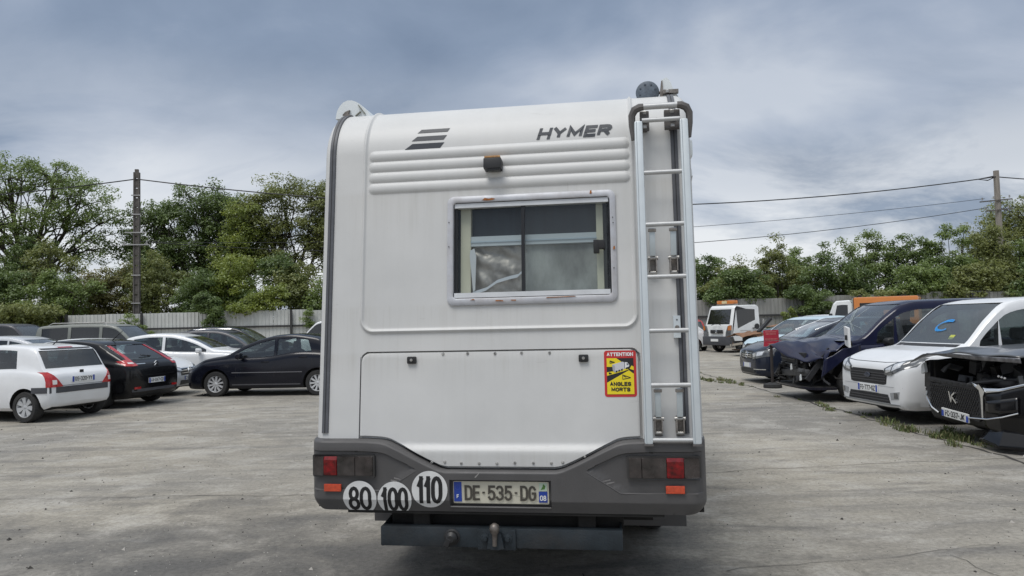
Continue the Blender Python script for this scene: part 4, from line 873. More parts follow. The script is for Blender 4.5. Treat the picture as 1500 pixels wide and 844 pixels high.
# speed discs
def disc(u, z, txt, wd, ht, cut, r=.0495):
    n = 40; V = []; Fc = []
    rad = [0, .4, .75, 1.0]; zl = [z+dz for dz in np.linspace(-r, r, 25)]
    bm = bmesh.new(); vs = [bm.verts.new((r*math.cos(2*PI*k/n), r*math.sin(2*PI*k/n), 0)) for k in range(n)]; bm.faces.new(vs)
    if True:
        bmesh.ops.bisect_plane(bm, geom=bm.verts[:]+bm.edges[:]+bm.faces[:], plane_co=(0, .708-z, 0), plane_no=(0, 1, 0))
        bmesh.ops.bisect_plane(bm, geom=bm.verts[:]+bm.edges[:]+bm.faces[:], plane_co=(0, .6465-z, 0), plane_no=(0, 1, 0), clear_inner=True)
    for v in bm.verts: v.co = onb(u+v.co.x, z+v.co.y, .0025)
    me = bpy.data.meshes.new('speed_disc'); bm.to_mesh(me); bm.free(); me.materials.append(M('disc_white', (.66, .66, .65), .5, var=.08, scale=20)); d = link(bpy.data.objects.new('speed_disc', me), bumper)
    d['label'] = 'white speed disc reading '+txt
    text_on('disc_numerals', txt, u, z-.002, wd, ht, .0036, INK, d, stroke=.145, gap=.40, fn=onb, cut=.708)
r_ = .0985
disc(-.770, .714, '80', .132, .132, True, .0945); disc(-.575, .712, '100', .152, .132, True, .0945); disc(-.380, .766, '110', .142, .146, False, .0985)
# number plate in its recess
PLY = M('plate_cream', (.62, .59, .48), .4, var=.06, scale=10)
def onp(u, z, off=0.0): return onb(u, z, off-.030)
pl_ = flat_on('number_plate', rrect(-.256, .257, .688, .806, .006), .006, PLY, bumper, onp, .006)
flat_on('plate_band', [(-.253, .698), (-.211, .698), (-.211, .803), (-.253, .803)], .0070, BLUEP, pl_, onp); text_on('plate_letter', 'F', -.232, .727, .012, .020, .0078, WHITEP, pl_, fn=onp)
for k in range(12): B().box(onp(-.232+.013*math.cos(k*PI/6), .775+.013*math.sin(k*PI/6), .0080), (.0025, .0008, .0025)).build('plate_star', M('star_blue', (.10, .14, .45), .4), pl_)
flat_on('plate_band', [(.204, .698), (.249, .698), (.249, .756), (.204, .756)], .0070, BLUEP, pl_, onp); text_on('plate_letter', '08', .2265, .722, .034, .028, .0078, WHITEP, pl_, fn=onp, stroke=.17, gap=.5)
flat_on('plate_emblem', [(.206, .758), (.248, .758), (.248, .801), (.206, .801)], .0070, M('emblem_pale', (.50, .6, .48), .5), pl_, onp); flat_on('plate_emblem', [(.214, .765), (.235, .768), (.240, .784), (.228, .796), (.224, .780)], .0078, M('emblem_green', (.08, .2, .04), .5), pl_, onp)
PINK = M('plate_ink', (.07, .062, .05), .5)
for txt, u, wd in (('DE', -.153, .084), ('535', -.003, .133), ('DG', .148, .086)): text_on('plate_letters', txt, u, .7455, wd, .080, .0078, PINK, pl_, fn=onp, stroke=.155, gap=.45)
for u in (-.0915, .083): flat_on('plate_dash', [(u-.007, .743), (u+.007, .743), (u+.007, .752), (u-.007, .752)], .0078, PINK, pl_, onp)
b_ = B(); b_.tube([onb(-.27, .672, -.002), onb(.268, .672, -.002)], .006, 6); b_.build('plate_ledge', GREYP, bumper, True)
text_scr = flat_on('scratch', [(-.135, .832), (-.128, .830), (-.105, .856), (-.108, .858)], .0012, M('scratch_pale', (.3, .29, .28), .7), bumper, onb)
# --- tow bar and running gear
TOW = M('towbar_slate_steel', (.022, .030, .037), .5, .25, var=.35, scale=7, dirt=.65, dcol=(.07, .06, .052), bump=.2, bscale=90)
tb = B().box((-.015, .075, .508), (1.30, .06, .104), bevel=.006).build('towbar', TOW, mh, True)
b_ = B(); b_.box((-.015, .16, .462), (1.29, .16, .012))
for x in (-.655, .625): b_.prism([(.05, .455), (.05, .558), (.5, .60), (.5, .52)], x-.006, x+.006, 'x')
b_.build('towbar_tray', TOW, mh)
hb = B().box((-.025, .038, .505), (.205, .014, .108), bevel=.003).build('hitch_plate', TOW, tb, True)
for x in (-.085, .035): B().lathe([(0, -.022), (.012, -.021), (.014, -.008), (.024, -.006), (.025, .0), (0, 0)], 12, Matrix.Translation((x, .031, .512))).build('hitch_bolt', TOW, hb, True)
B().prism([(-.045, .47), (-.02, .462), (.02, .462), (.045, .47), (.03, .545), (.018, .555), (-.018, .555), (-.03, .545)], -.005, .032, 'y', Matrix.Translation((-.025, .0, 0))).build('hitch_neck', TOW, hb)
bl = B(); bl.lathe([(.012, -.06), (.013, -.02), (.015, 0), (.024, .012), (.0275, .030), (.0225, .047), (.01, .0565), (0, .0575)], 18, Matrix.Translation((-.027, -.012, .545)) @ Matrix.Rotation(PI/2, 4, 'X')); bl.build('tow_ball', M('worn_ball_steel', (.17, .15, .135), .45, .6, var=.4, scale=40), hb, True, 60)
sk = B().lathe([(0, -.045), (.018, -.045), (.026, -.038), (.034, -.03), (.036, -.008), (.044, -.004), (.044, .002), (0, .002)], 16, Matrix.Translation((-.268, .045, .51))).build('trailer_socket', BLACK, tb, True); B().box((-.285, .012, .49), (.03, .03, .05), Matrix.Rotation(.4, 3, 'Y'), .006).build('socket_lid', BLACK, sk)
b_ = B()
for x in (-.45, .45): b_.box((x, 2.6, .62), (.09, 5.0, .13))
b_.box((0, .5, .645), (1.7, .9, .03)); b_.box((0, 2.4, .70), (2.0, 4.5, .03)); b_.tube([(-.85, 2.2, .34), (.85, 2.2, .34)], .05, 8); b_.ico((.0, 2.2, .34), .14, 2); b_.box((0, .62, .58), (1.28, .9, .115)); b_.box((.86, .6, .66), (.4, .9, .05)); b_.box((-.86, .6, .66), (.4, .9, .05)); b_.tube([(.66, .28, .60), (.80, .6, .58), (.80, 1.6, .5)], .03, 8); b_.box((.1, 1.2, .52), (1.5, .5, .22)); b_.box((.55, .45, .6), (.5, .3, .1))
b_.build('chassis', UNDER, mh)
def rv_wheel(x, y):
    m = Matrix.Translation((x, y, .345)) @ Matrix.Rotation(PI/2, 4, 'Z')
    t_ = B().lathe([(.20, -.10), (.27, -.105), (.325, -.095), (.343, -.07), (.345, 0), (.343, .07), (.325, .095), (.27, .105), (.20, .10)], 40, m, True).build('wheel', RUBBER, mh, True, 50)
    B().lathe([(0, -.06), (.1, -.065), (.19, -.085), (.205, -.1), (.205, .1), (.19, .085), (.1, .065), (0, .06)], 24, m).build('rim', STEEL, t_, True)
for x in (-.83, .83): rv_wheel(x, 2.2)
for x in (-.86, .86): rv_wheel(x, 4.9)
for s in (-1, 1): B().box((s*.93, 1.75, .56), (.26, .02, .2)).build('mud_flap', UNDER, mh)
B().box((.86, .35, .628), (.12, .25, .03)).build('exhaust_tail', UNDER, mh)
B().box((0, 3.2, .48), (2.06, 4.4, .3)).build('side_skirt', GREYP, mh)
# --- roof furniture
CAPM = M('white_cap_plastic', (.74, .78, .79), .35)
def cap(u0, u1, y, z, h, lab):
    P = [(u0, 0)]+[(u0+(u1-u0)*t, h*math.sin(PI*min(1, t*1.02)**.75)**.7) for t in (.04, .12, .22, .34, .46, .58, .7, .82, .92)]+[(u1, .0)]
    o = B().prism([(a, z+b_) for a, b_ in P], y, y+.5).build('awning_end_cap', CAPM, mh, False); return o
c_ = cap(-1.10, -.865, .56, 2.962, .115, 0)
for a, b2 in (((-.965, 2.970), (-.93, 2.997)), ((-.945, 3.040), (-.90, 2.980))):
    B().bar((a[0], .554, a[1]), (b2[0], .554, b2[1]), .004, .018, (0, -1, 0)).build('cap_slot', M('slot_shadow_plastic', (.2, .2, .16), .6), c_)
B().prism([(-1.05, 2.980), (-1.03, 3.000), (-1.0, 3.010), (-1.01, 2.987), (-.985, 2.975), (-1.03, 2.973)], .545, .559).build('cap_clip', BRK, c_)
cp = B().prism([(.930, 2.955), (.934, 3.070), (.965, 3.083), (.985, 3.060), (1.002, 3.010), (1.03, 2.965)], .56, 1.0).build('roof_rail_cap', CAPM, mh)
B().prism([(.92, 2.955), (.933, 3.060), (.94, 3.065), (.944, 2.955)], .552, .60).build('cap_bracket', BRK, cp); B().box((.985, .545, 2.990), (.09, .03, .022)).build('cap_bracket', BRK, cp); B().box((.965, .53, 2.990), (.018, .014, .02), bevel=.003).build('cap_bolt', STEEL, cp)
dk = B().lathe([(0, -.014), (.062, -.014), (.068, -.010), (.070, 0), (.068, .012), (0, .016)], 32, Matrix.Translation((.853, .60, 3.010))).build('roof_lamp_disc', M('disc_slate', (.10, .125, .155), .55, var=.3, scale=40), mh, True, 40)
for k in range(8): B().lathe([(0, -.003), (.006, -.002), (.006, .001), (0, .001)], 8, Matrix.Translation((.853+.048*math.cos(k*PI/4+.3), .586, 3.010+.048*math.sin(k*PI/4+.3)))).build('disc_screw', M('disc_slate_dark', (.06, .075, .1), .5), dk)
B().tube([(.91, .62, 3.010), (.96, .62, 3.015)], .01, 6).build('disc_arm', BRK, dk); B().box((.853, .66, 2.970), (.05, .06, .05)).build('disc_stem', BRK, dk)
sv = B().ico((HW+.01, .9, 2.56), .12, 2, (.42, .9, .85)).build('side_lamp', CAPM, mh, True); B().box((HW+.005, .7, 2.64), (.05, .4, .1), bevel=.015).build('awning_bracket', CAPM, mh, True); B().prism([(HW+.02, 2.49), (HW+.058, 2.545), (HW+.05, 2.50), (HW+.03, 2.46)], .85, 1.0).build('lamp_hood', BRK, sv)
slab('roof_seam', .738, .741, 2.70, ZTOP-.004, .0012, -.002, M('seam_grey', (.4, .4, .39), .6), mh)

# ------------------------------------------------------------------ vehicles (local x = forward, y = left, z = up; profiles run s = metres behind the nose)
class Car:
    def __init__(c, **k): c.__dict__.update(k)
def P_(f, q): return float(f(q))
def hatch_spec(L, W, H, nose=.70, cowl=(1.05, .98), roof0=1.95, roof1=3.45, tail=None, fa=.82, ra=None, r=.30, gc=.19, tumble=.22, belt=.93, beltr=.99, hoodflat=.06, tailz=.80, rearcap=.55, bodyw=None, rear_drop=.10, front_h=.42, boxy=0.0):
    tail = tail or (L-.16, .98); ra = ra or L-.75
    top = [(0, nose-.15), (.04, nose-.07), (.16, nose), (cowl[0]*.5, (nose+cowl[1])/2+hoodflat), (cowl[0]-.06, cowl[1]-.005), (cowl[0]+.02, cowl[1]+.03), (cowl[0]+(roof0-cowl[0])*.5, cowl[1]+(H-cowl[1])*.56), (roof0-.08, H-.075), (roof0+.22, H-.018), ((roof0+roof1)/2, H), (roof1-.25, H-rear_drop*.45), (roof1, H-rear_drop), (roof1+.05, H-rear_drop-.03), (tail[0], tail[1]), (tail[0]+.05, tail[1]-.05), (L-.03, tailz), (L, tailz-.08)]
    sh = [(0, nose-.20), (.04, nose-.13), (.16, nose-.08), (cowl[0]*.5, (nose+cowl[1])/2-.03), (cowl[0], belt-.03), (roof0, belt), (roof1-.4, beltr), (tail[0]-.05, min(beltr, tail[1]-.04)), (L-.03, tailz-.05), (L, tailz-.12)]
    h = W/2
    wd = bodyw or [(0, h*.66), (.03, h*.74), (.10, h*.84), (.25, h*.935), (.6, h*.99), (L*.5, h), (L-.6, h*.99), (L-.22, h*.95), (L-.08, h*.89), (L-.02, h*.82), (L, h*.76)]
    bot = [(0, gc+.10), (.05, gc+.02), (.3, gc), (L-.35, gc+.01), (L-.06, gc+.08), (L, gc+.16)]
    return Car(L=L, W=W, H=H, top=pchip(top), sh=pchip(sh), wd=pchip(wd), bot=pchip(bot), tumble=tumble, fa=fa, ra=ra, r=r, cowl=cowl, roof0=roof0, roof1=roof1, tail=tail, boxy=boxy, nose=nose, belt=belt)
def half_w(c, s, z):
    w_ = P_(c.wd, s); zs = P_(c.sh, s); return w_-.035 if z < zs else w_-.05-c.tumble*(z-zs)
def car_ring(c, s):
    w_ = P_(c.wd, s); zb = P_(c.bot, s); zs = P_(c.sh, s); zt = max(P_(c.top, s), zs+.05); zs = max(zs, zb+.28); zt = max(zt, zs+.05); gh = zt-zs; k = c.tumble
    e = min(.06, gh*.45); up = zt-e; crown = .018 if gh > .25 else .012
    y0 = w_-.05; y1 = y0-k*(up-zs)
    pts = [(0, zb), (w_*.6, zb), (w_-.09, zb+.012), (w_-.03, zb+.07), (w_-.008, zb+.16), (w_, zb+(zs-zb)*.5), (w_-.004, zs-.12*min(1, (zs-zb)/.5)), (w_-.018, zs-.045), (w_-.035, zs-.008), (y0-.004, zs+.012*min(1, gh*6))]
    for t in (.33, .66, 1.0): pts.append((y0-k*(up-zs)*t-.004, zs+.012*min(1, gh*6)+(up-zs-.012*min(1, gh*6))*t))
    pts += [(y1-.022-e*.12, zt-e*.42), (y1-.065-e*.2, zt-e*.1), (y1*.62, zt+crown*.6), (0, zt+crown)]
    return pts
def car_mesh(c):
    S_ = sorted(set([round(float(x), 4) for x in list(np.linspace(0, .3, 11))+list(np.linspace(.3, c.L-.4, 44))+list(np.linspace(c.L-.4, c.L, 14))+list(np.linspace(c.cowl[0]-.1, c.cowl[0]+.12, 7))+list(np.linspace(c.roof1-.1, c.roof1+.12, 6))]))
    V, Fc = [], []; n = None
    for s in S_:
        p = car_ring(c, s); ring = [(c.L/2-s, y, z) for y, z in p]+[(c.L/2-s, -y, z) for y, z in p[-2:0:-1]]; n = len(ring); V += ring
    for j in range(len(S_)-1):
        for i in range(n): Fc.append((j*n+i, j*n+(i+1) % n, (j+1)*n+(i+1) % n, (j+1)*n+i))
    Fc.append(tuple(range(n))[::-1]); Fc.append(tuple((len(S_)-1)*n+i for i in range(n)))
    bm = bmesh.new(); vs = [bm.verts.new(v) for v in V]
    for f in Fc: bm.faces.new([vs[i] for i in f])
    bmesh.ops.recalc_face_normals(bm, faces=bm.faces); return bm
def side_outline(c, s0, s1, lo=.035, hi=.095, n=9, sl0=0.0, sl1=0.0, zmax=None):
    """window outline in (s, z); sl0/sl1 lean the ends"""
    L_, U_ = [], []
    for i in range(n+1):
        t = i/n; sa = s0+(s1-s0)*t; zl = P_(c.sh, sa)+lo; sb = sa+sl0*(1-t)+sl1*t; zu = P_(c.top, sb)-hi
        if zmax: zu = min(zu, zmax)
        L_.append((sa, zl)); U_.append((sb, max(zu, zl+.012)))
    return L_, U_
def quad_patch(bvh, L_, U_, dirn, conv, off, m=5, thick=None):
    """grid between two outlines, dropped on to the body along dirn and pushed outwards by off"""
    n = len(L_); V, Fc, ok = [], [], True
    for i in range(n):
        for j in range(m):
            t = j/(m-1); p = conv(L_[i][0]+(U_[i][0]-L_[i][0])*t, L_[i][1]+(U_[i][1]-L_[i][1])*t); h = bvh.ray_cast(p, dirn)
            if h[0] is None: h = (bvh.find_nearest(p+dirn*1.0)[0],)
            V.append(h[0]-dirn*off)
    for i in range(n-1):
        for j in range(m-1): Fc.append((i*m+j, (i+1)*m+j, (i+1)*m+j+1, i*m+j+1))
    if thick:
        edge = [i*m for i in range(n)]+[(n-1)*m+j for j in range(1, m)]+[i*m+m-1 for i in range(n-2, -1, -1)]+[j for j in range(m-2, 0, -1)]
        k = len(V); V += [V[e]+dirn*thick for e in edge]; ne = len(edge)
        Fc += [(edge[i], edge[(i+1) % ne], k+(i+1) % ne, k+i) for i in range(ne)]
    return V, Fc
RIMCACHE = {}
def wheel_meshes(r, wd, style, m):
    key = (round(r, 3), style, m.name)
    if key in RIMCACHE: return RIMCACHE[key]
    h = wd/2; rr = r*.66
    t_ = B().lathe([(rr, -h*.8), (rr*1.06, -h), (r*.93, -h*.98), (r*.985, -h*.75), (r, -h*.4), (r, h*.4), (r*.985, h*.75), (r*.93, h*.98), (rr*1.06, h), (rr, h*.8)], 30, None, True).build('wheel', RUBBER, smooth=True, sharp=45, mesh_only=True)
    b = B(); b.lathe([(rr*.90, h*.55), (rr*.99, h*.86), (rr*1.01, h*.80), (rr*.96, -h*.8), (rr*.9, -h*.8)], 30, None, True)
    n = {'cover': 7, 'ten': 10, 'five': 5, 'seven': 7, 'steel': 6}[style]
    for k in range(n):
        a = 2*PI*k/n; M_ = Matrix.Rotation(a, 4, 'Y')
        w0, w1 = {'cover': (.10, .25), 'ten': (.075, .115), 'five': (.12, .13), 'seven': (.1, .12), 'steel': (.16, .3)}[style]
        q = [(-w0*rr, .16*rr), (w0*rr, .16*rr), (w1*rr, .95*rr), (-w1*rr, .95*rr)]
        pts = []
        for (x, z), y in zip(q, (h*.72, h*.72, h*.80, h*.80)): pts.append((x, y, z))
        f = [b.bm.verts.new(M_ @ Vector(p)) for p in pts]; g = [b.bm.verts.new(M_ @ Vector((p[0]*1.15, p[1]-.045, p[2]))) for p in pts]
        b.bm.faces.new(f); b.bm.faces.new(g[::-1])
        for i in range(4): b.bm.faces.new((f[i], g[i], g[(i+1) % 4], f[(i+1) % 4]))
    b.lathe([(0, h*.80), (rr*.12, h*.80), (rr*.2, h*.72), (rr*.22, h*.4), (0, h*.4)], 14)
    rim = b.build('rim', m, smooth=True, sharp=30, mesh_only=True)
    dk = B().lathe([(0, h*.28), (rr*.5, h*.26), (rr*.93, h*.2), (rr*.93, h*.1), (0, h*.1)], 20).build('brake_disc', M('wheel_dark', (.03, .03, .032), .6, .4), mesh_only=True)
    RIMCACHE[key] = (t_, rim, dk); return RIMCACHE[key]
def bool_cut(bm, cutters):
    me = bpy.data.meshes.new('tmp'); bm.to_mesh(me); o = bpy.data.objects.new('tmp', me); COL.objects.link(o); tmp = [o]
    for cb in cutters:
        bmesh.ops.recalc_face_normals(cb.bm, faces=cb.bm.faces); cm = bpy.data.meshes.new('cut'); cb.bm.to_mesh(cm); cb.bm.free(); co = bpy.data.objects.new('cut', cm); COL.objects.link(co); tmp.append(co)
        md = o.modifiers.new('b', 'BOOLEAN'); md.operation = 'DIFFERENCE'; md.object = co; md.solver = 'MANIFOLD'
    dg = bpy.context.evaluated_depsgraph_get(); dg.update(); res = bpy.data.meshes.new_from_object(o.evaluated_get(dg))
    for t in tmp: me_ = t.data; bpy.data.objects.remove(t); bpy.data.meshes.remove(me_)
    return res
def place(x, y, fx, fy, c, ls=None, lat=0.0): return x, y, math.atan2(fy, fx)
def make_car(name, label, cat, x, y, ang, c, col, side=((1.15, 2.25), (2.3, 3.2)), group='parked cars', rim='ten', rimm=None, bumperm=None, cladding=None, heads=None, tails=None, plateF=None, plateR=None, grille=None, seams=True, mirror=True, sides=(1, -1), detail=True, cutbox=None, wiper=False, rack=None, glassm=None, roofm=None, rearglass=True, handles=None, ws_low=.045, antenna=False, seats=True, wheels=(1, 1, 1, 1), lo=.035, hi=.095, rg_w=0.0, windows=True):
    root = empty(name, (x, y, 0), ang, label, cat, group); gl = glassm or GLASS
    bm = car_mesh(c); bvh = BVHTree.FromBMesh(bm); hl = c.L/2
    side_c = lambda sgn: (lambda s, z: Vector((hl-s, sgn*(c.W/2+.5), z)))
    # cutters: wheel housings, side windows, cabin from windscreen to rear window
    cw = B()
    for s in (c.fa, c.ra):
        for sg in (1, -1):
            cw.lathe([(0, sg*(c.W/2-.26)), (c.r+.055, sg*(c.W/2-.26)), (c.r+.055, sg*(c.W/2+.1)), (0, sg*(c.W/2+.1))], 28, Matrix.Translation((hl-s, 0, c.r+.005)))
    cutters = [cw]; outl = []
    if windows:
        csd = B()
        for q in side:
            L_, U_ = side_outline(c, q[0], q[1], lo, hi, 9, *(q[2:] if len(q) > 2 else ())); outl.append((L_, U_))
            csd.prism([(hl-s, z) for s, z in L_]+[(hl-s, z) for s, z in U_[::-1]], -c.W, c.W)
        zb = c.cowl[1]+ws_low; zt = P_(c.top, c.roof0)-.02
        wb = half_w(c, c.cowl[0]+.05, zb)-.075; wt = half_w(c, c.roof0, zt)-.085
        rb = c.tail[1]+.045; rt = P_(c.top, c.roof1)-.05; rwb = half_w(c, c.tail[0]-.05, rb)-.10-rg_w; rwt = half_w(c, c.roof1, rt)-.10-rg_w
        cb = B(); a = [cb.bm.verts.new((hl-c.cowl[0]+.15, yy, zz)) for yy, zz in ((-wb, zb), (wb, zb), (wt, zt), (-wt, zt))]
        if rearglass: e = [cb.bm.verts.new((-hl-.1, yy, zz)) for yy, zz in ((-rwb, rb), (rwb, rb), (rwt, rt), (-rwt, rt))]
        else: e = [cb.bm.verts.new((-hl+.3, yy, zz)) for yy, zz in ((-wb, zb), (wb, zb), (wt, zt), (-wt, zt))]
        cb.bm.faces.new(a); cb.bm.faces.new(e[::-1])
        for i in range(4): cb.bm.faces.new((a[i], e[i], e[(i+1) % 4], a[(i+1) % 4]))
        cutters += [csd, cb]
    if cutbox: cutters += cutbox(c)
    me = bool_cut(bm, cutters); me.name = 'body'
    pm = col; me.materials.clear()
    for m in (pm, UNDER, INTER, cladding or BLACK, roofm or pm): me.materials.append(m)
    idx = []; wc = [(hl-c.fa, c.r), (hl-c.ra, c.r)]
    for p in me.polygons:
        ctr = p.center; h = bvh.find_nearest(ctr); d = h[3]; arch = any(math.hypot(ctr.x-a, ctr.z-b_) < c.r+.075 for a, b_ in wc) and abs(ctr.y) > c.W/2-.3
        if d is not None and d > .004: idx.append(1 if arch or ctr.z < P_(c.sh, hl-max(-hl, min(hl, ctr.x)))-.12 else 2)
        elif p.normal.z < -.75 and ctr.z < .4: idx.append(1)
        elif cladding and ctr.z < .36: idx.append(3)
        elif roofm and ctr.z > c.H-.07: idx.append(4)
        else: idx.append(0)
    me.polygons.foreach_set('material_index', idx); me.polygons.foreach_set('use_smooth', [True]*len(me.polygons)); me.set_sharp_from_angle(angle=R(32))
    body = link(bpy.data.objects.new('body', me), root)
    # glass
    if windows:
        for (L_, U_) in outl:
            for sg in (1, -1):
                V, Fc = quad_patch(bvh, L_, U_, Vector((0, -sg, 0)), side_c(sg), -.012, 4); mesh_obj('side_window', V, Fc, gl, root, True)
        def span(w0, z0, w1, z1, n=9): return [(-w0+2*w0*i/(n-1), z0) for i in range(n)], [(-w1+2*w1*i/(n-1), z1) for i in range(n)]
        L_, U_ = span(wb, zb, wt, zt); V, Fc = quad_patch(bvh, L_, U_, Vector((-1, 0, 0)), lambda a, b_: Vector((hl+1, a, b_)), -.012, 6); mesh_obj('windscreen', V, Fc, GLASS_WS, root, True)
        if rearglass:
            L_, U_ = span(rwb, rb, rwt, rt); V, Fc = quad_patch(bvh, L_, U_, Vector((1, 0, 0)), lambda a, b_: Vector((-hl-1, a, b_)), -.012, 6); mesh_obj('rear_window', V, Fc, gl, root, True)
            if wiper: B().tube([V[3*6+1]+Vector((-.03, 0, 0)), V[5*6+1]+Vector((-.03, 0, .02))], .012, 5).build('rear_wiper', BLACK, root)
        if seats and detail:
            sb = B().box((0, 0, .30), (.14, .46, .60), Matrix.Rotation(-.2, 3, 'Y'), .05).build('seat', SEATM, mesh_only=True, smooth=True); hd = B().box((-.08, 0, .70), (.10, .26, .18), Matrix.Rotation(-.15, 3, 'Y'), .04).build('headrest', SEATM, mesh_only=True, smooth=True)
            for sx_, sy in ((c.cowl[0]+1.18, .37), (c.cowl[0]+1.18, -.37), (c.cowl[0]+2.05, .4), (c.cowl[0]+2.05, -.4)):
                if sx_ > c.tail[0]-.25: continue
                o = link(bpy.data.objects.new('seat', sb), root); o.location = (hl-sx_, sy, c.belt-.42); o2 = link(bpy.data.objects.new('headrest', hd), o)
            B().lathe([(.17, -.012), (.185, 0), (.17, .012), (.16, 0)], 16, Matrix.Translation((hl-c.cowl[0]-.62, .36, c.belt+.02)) @ Matrix.Rotation(PI/2-.45, 4, 'Z') @ Matrix.Rotation(.0, 4, 'X'), True).build('steering_wheel', BLACK, root)
            B().box((hl-c.cowl[0]-.28, 0, c.cowl[1]-.02), (.5, c.W-.42, .10), bevel=.03).build('dashboard', INTER, root)
    # wheels
    t_, rm, dk = wheel_meshes(c.r, .205, rim, rimm or ALLOY)
    for (s, sg), on in zip(((c.fa, 1), (c.fa, -1), (c.ra, 1), (c.ra, -1)), wheels):
        if not on: continue
        o = link(bpy.data.objects.new('wheel', t_), root); o.location = (hl-s, sg*(c.W/2-.118), c.r); o.rotation_euler = (0, rnd.random()*6, 0 if sg > 0 else PI)
        link(bpy.data.objects.new('rim', rm), o); link(bpy.data.objects.new('brake_disc', dk), o)
    proj = {'F': (Vector((-1, 0, 0)), lambda a, b_: Vector((hl+1, a, b_))), 'R': (Vector((1, 0, 0)), lambda a, b_: Vector((-hl-1, a, b_)))}
    def patch(nm, which, Lo, Up, m, off=.006, thick=.03, parent=root, sg=1, m_=7):
        if which == 'S': V, Fc = quad_patch(bvh, Lo, Up, Vector((0, -sg, 0)), side_c(sg), off, m_, thick)
        else: V, Fc = quad_patch(bvh, Lo, Up, *proj[which], off, m_, thick)
        return mesh_obj(nm, V, Fc, m, parent, True, 35)
    def dens(P, n=8):
        out = []
        for a, b_ in zip(P, P[1:]): out += [(a[0]+(b_[0]-a[0])*i/n, a[1]+(b_[1]-a[1])*i/n) for i in range(n)]
        return out+[P[-1]]
    api = dict(root=root, body=body, bvh=bvh, patch=patch, dens=dens, c=c, hl=hl)
    for which, spec, nm, m in (('F', heads, 'headlight', CLEARL), ('R', tails, 'tail_light', REDL)):
        if spec:
            for sg in (1, -1):
                Lo = dens([(sg*a, b_) for a, b_ in spec[0]]); Up = dens([(sg*a, b_) for a, b_ in spec[1]]); lo_ = patch(nm, which, Lo, Up, spec[2] if len(spec) > 2 else m, .012)
                if nm == 'headlight' and detail:
                    k = len(Lo)-1
                    for f0, f1, g0, g1 in ((.10, .42, .30, .82), (.50, .78, .30, .86)):
                        A_, C_ = [], []
                        for q in range(4):
                            f = (f0+(f1-f0)*q/3)*k; i0 = min(int(f), k-1); fr = f-i0
                            l_ = [Lo[i0][d_]+(Lo[i0+1][d_]-Lo[i0][d_])*fr for d_ in (0, 1)]; u_ = [Up[i0][d_]+(Up[i0+1][d_]-Up[i0][d_])*fr for d_ in (0, 1)]
                            A_.append((l_[0]+(u_[0]-l_[0])*g0, l_[1]+(u_[1]-l_[1])*g0)); C_.append((l_[0]+(u_[0]-l_[0])*g1, l_[1]+(u_[1]-l_[1])*g1))
                        patch('lamp_reflector', which, A_, C_, REFL, .016, .01, lo_)
    if grille:
        for Lo, Up, m in grille: patch('grille', 'F', dens(Lo), dens(Up), m, .004)
    # plates
    for which, pt in (('F', plateF), ('R', plateR)):
        if pt:
            txt, z, yy = pt; d, cv_ = proj[which]; h = bvh.ray_cast(cv_(yy, z), d)[0]; sg = 1 if which == 'F' else -1
            po = B().box((h.x+sg*.010, yy, z), (.016, .52, .112), bevel=.003).build('number_plate', WHITEP, root)
            for e, w2 in ((-1, .045), (1, .04)): B().box((h.x+sg*.0187, yy+e*.236*sg*-1*-1, z), (.0016, w2, .104)).build('plate_band', BLUEP, po)
            if txt:
                co, F, LV = stroke_text(txt, .40, .078, .0115, .4); V = [(h.x+sg*(.0190+.0002*l), yy+sg*v[0], z+v[1]) for v, l in zip(co, LV)]
                mesh_obj('plate_letters', V, F, INK, po)
    if detail:
        for sg in sides:
            if seams is True: ss = [side[0][0]+.02]+[q[1]+.025 for q in side[:2]]
            else: ss = seams or []
            for s in ss:
                zl = P_(c.bot, s)+.13; zu = P_(c.sh, s)+.02
                if abs(s-c.ra) < c.r+.06: zl = max(zl, c.r+.01+math.sqrt(max(0, (c.r+.065)**2-(s-c.ra)**2)))
                if abs(s-c.fa) < c.r+.06: zl = max(zl, c.r+.01+math.sqrt(max(0, (c.r+.065)**2-(s-c.fa)**2)))
                patch('door_seam', 'S', [(s-.005, zl+(zu-zl)*t) for t in (0, .3, .6, .85, 1)], [(s+.005, zl+(zu-zl)*t) for t in (0, .3, .6, .85, 1)], SATIN, .0012, .008, sg=sg)
            for s in (handles if handles is not None else [q[1]-.20 for q in side[:2]]):
                yy = P_(c.wd, s)-.012; B().box((hl-s, sg*yy, P_(c.sh, s)-.09), (.20, .035, .035), bevel=.01).build('door_handle', pm, root, True)
            if mirror:
                s = side[0][0]+.18; zz = P_(c.sh, s)+.07; yy = P_(c.wd, s)
                mo = B().prism([(-.055, -.06), (.03, -.075), (.075, -.04), (.085, .02), (.05, .065), (-.055, .075)], sg*(yy+.015), sg*(yy+.20), 'y', Matrix.Translation((hl-s+.02, 0, zz))).build('mirror', pm if mirror is True else mirror, root, True, 50); md_ = mo.modifiers.new('edge', 'BEVEL'); md_.width = .028; md_.segments = 3; B().box((hl-s, sg*(yy-.0), zz-.045), (.07, .14, .035), bevel=.01).build('mirror_stalk', BLACK, mo)
    if rack:
        for sg in (1, -1): B().tube([(hl-c.roof0-.25, sg*rack, c.H-.03), (hl-c.roof0-.32, sg*rack, c.H+.05), (hl-c.roof1+.35, sg*rack, c.H+.045), (hl-c.roof1+.2, sg*rack, c.H-.04)], .018, 8).build('roof_rail', STEEL, root, True)
    if antenna: B().tube([(hl-c.roof1+.3, 0, c.H-.03), (hl-c.roof1-.0, 0, c.H+.20)], [.012, .005], 6).build('antenna', BLACK, root)
    return api
def shiftc(cx, cy): return cx, cy
WHITE = paint('white', (.74, .75, .76), .3, .12); BLK = dark_paint('black', (.006, .006, .007)); NAVYP = dark_paint('navy_black', (.007, .008, .014)); SILV = paint('silver', (.50, .52, .55), .35)
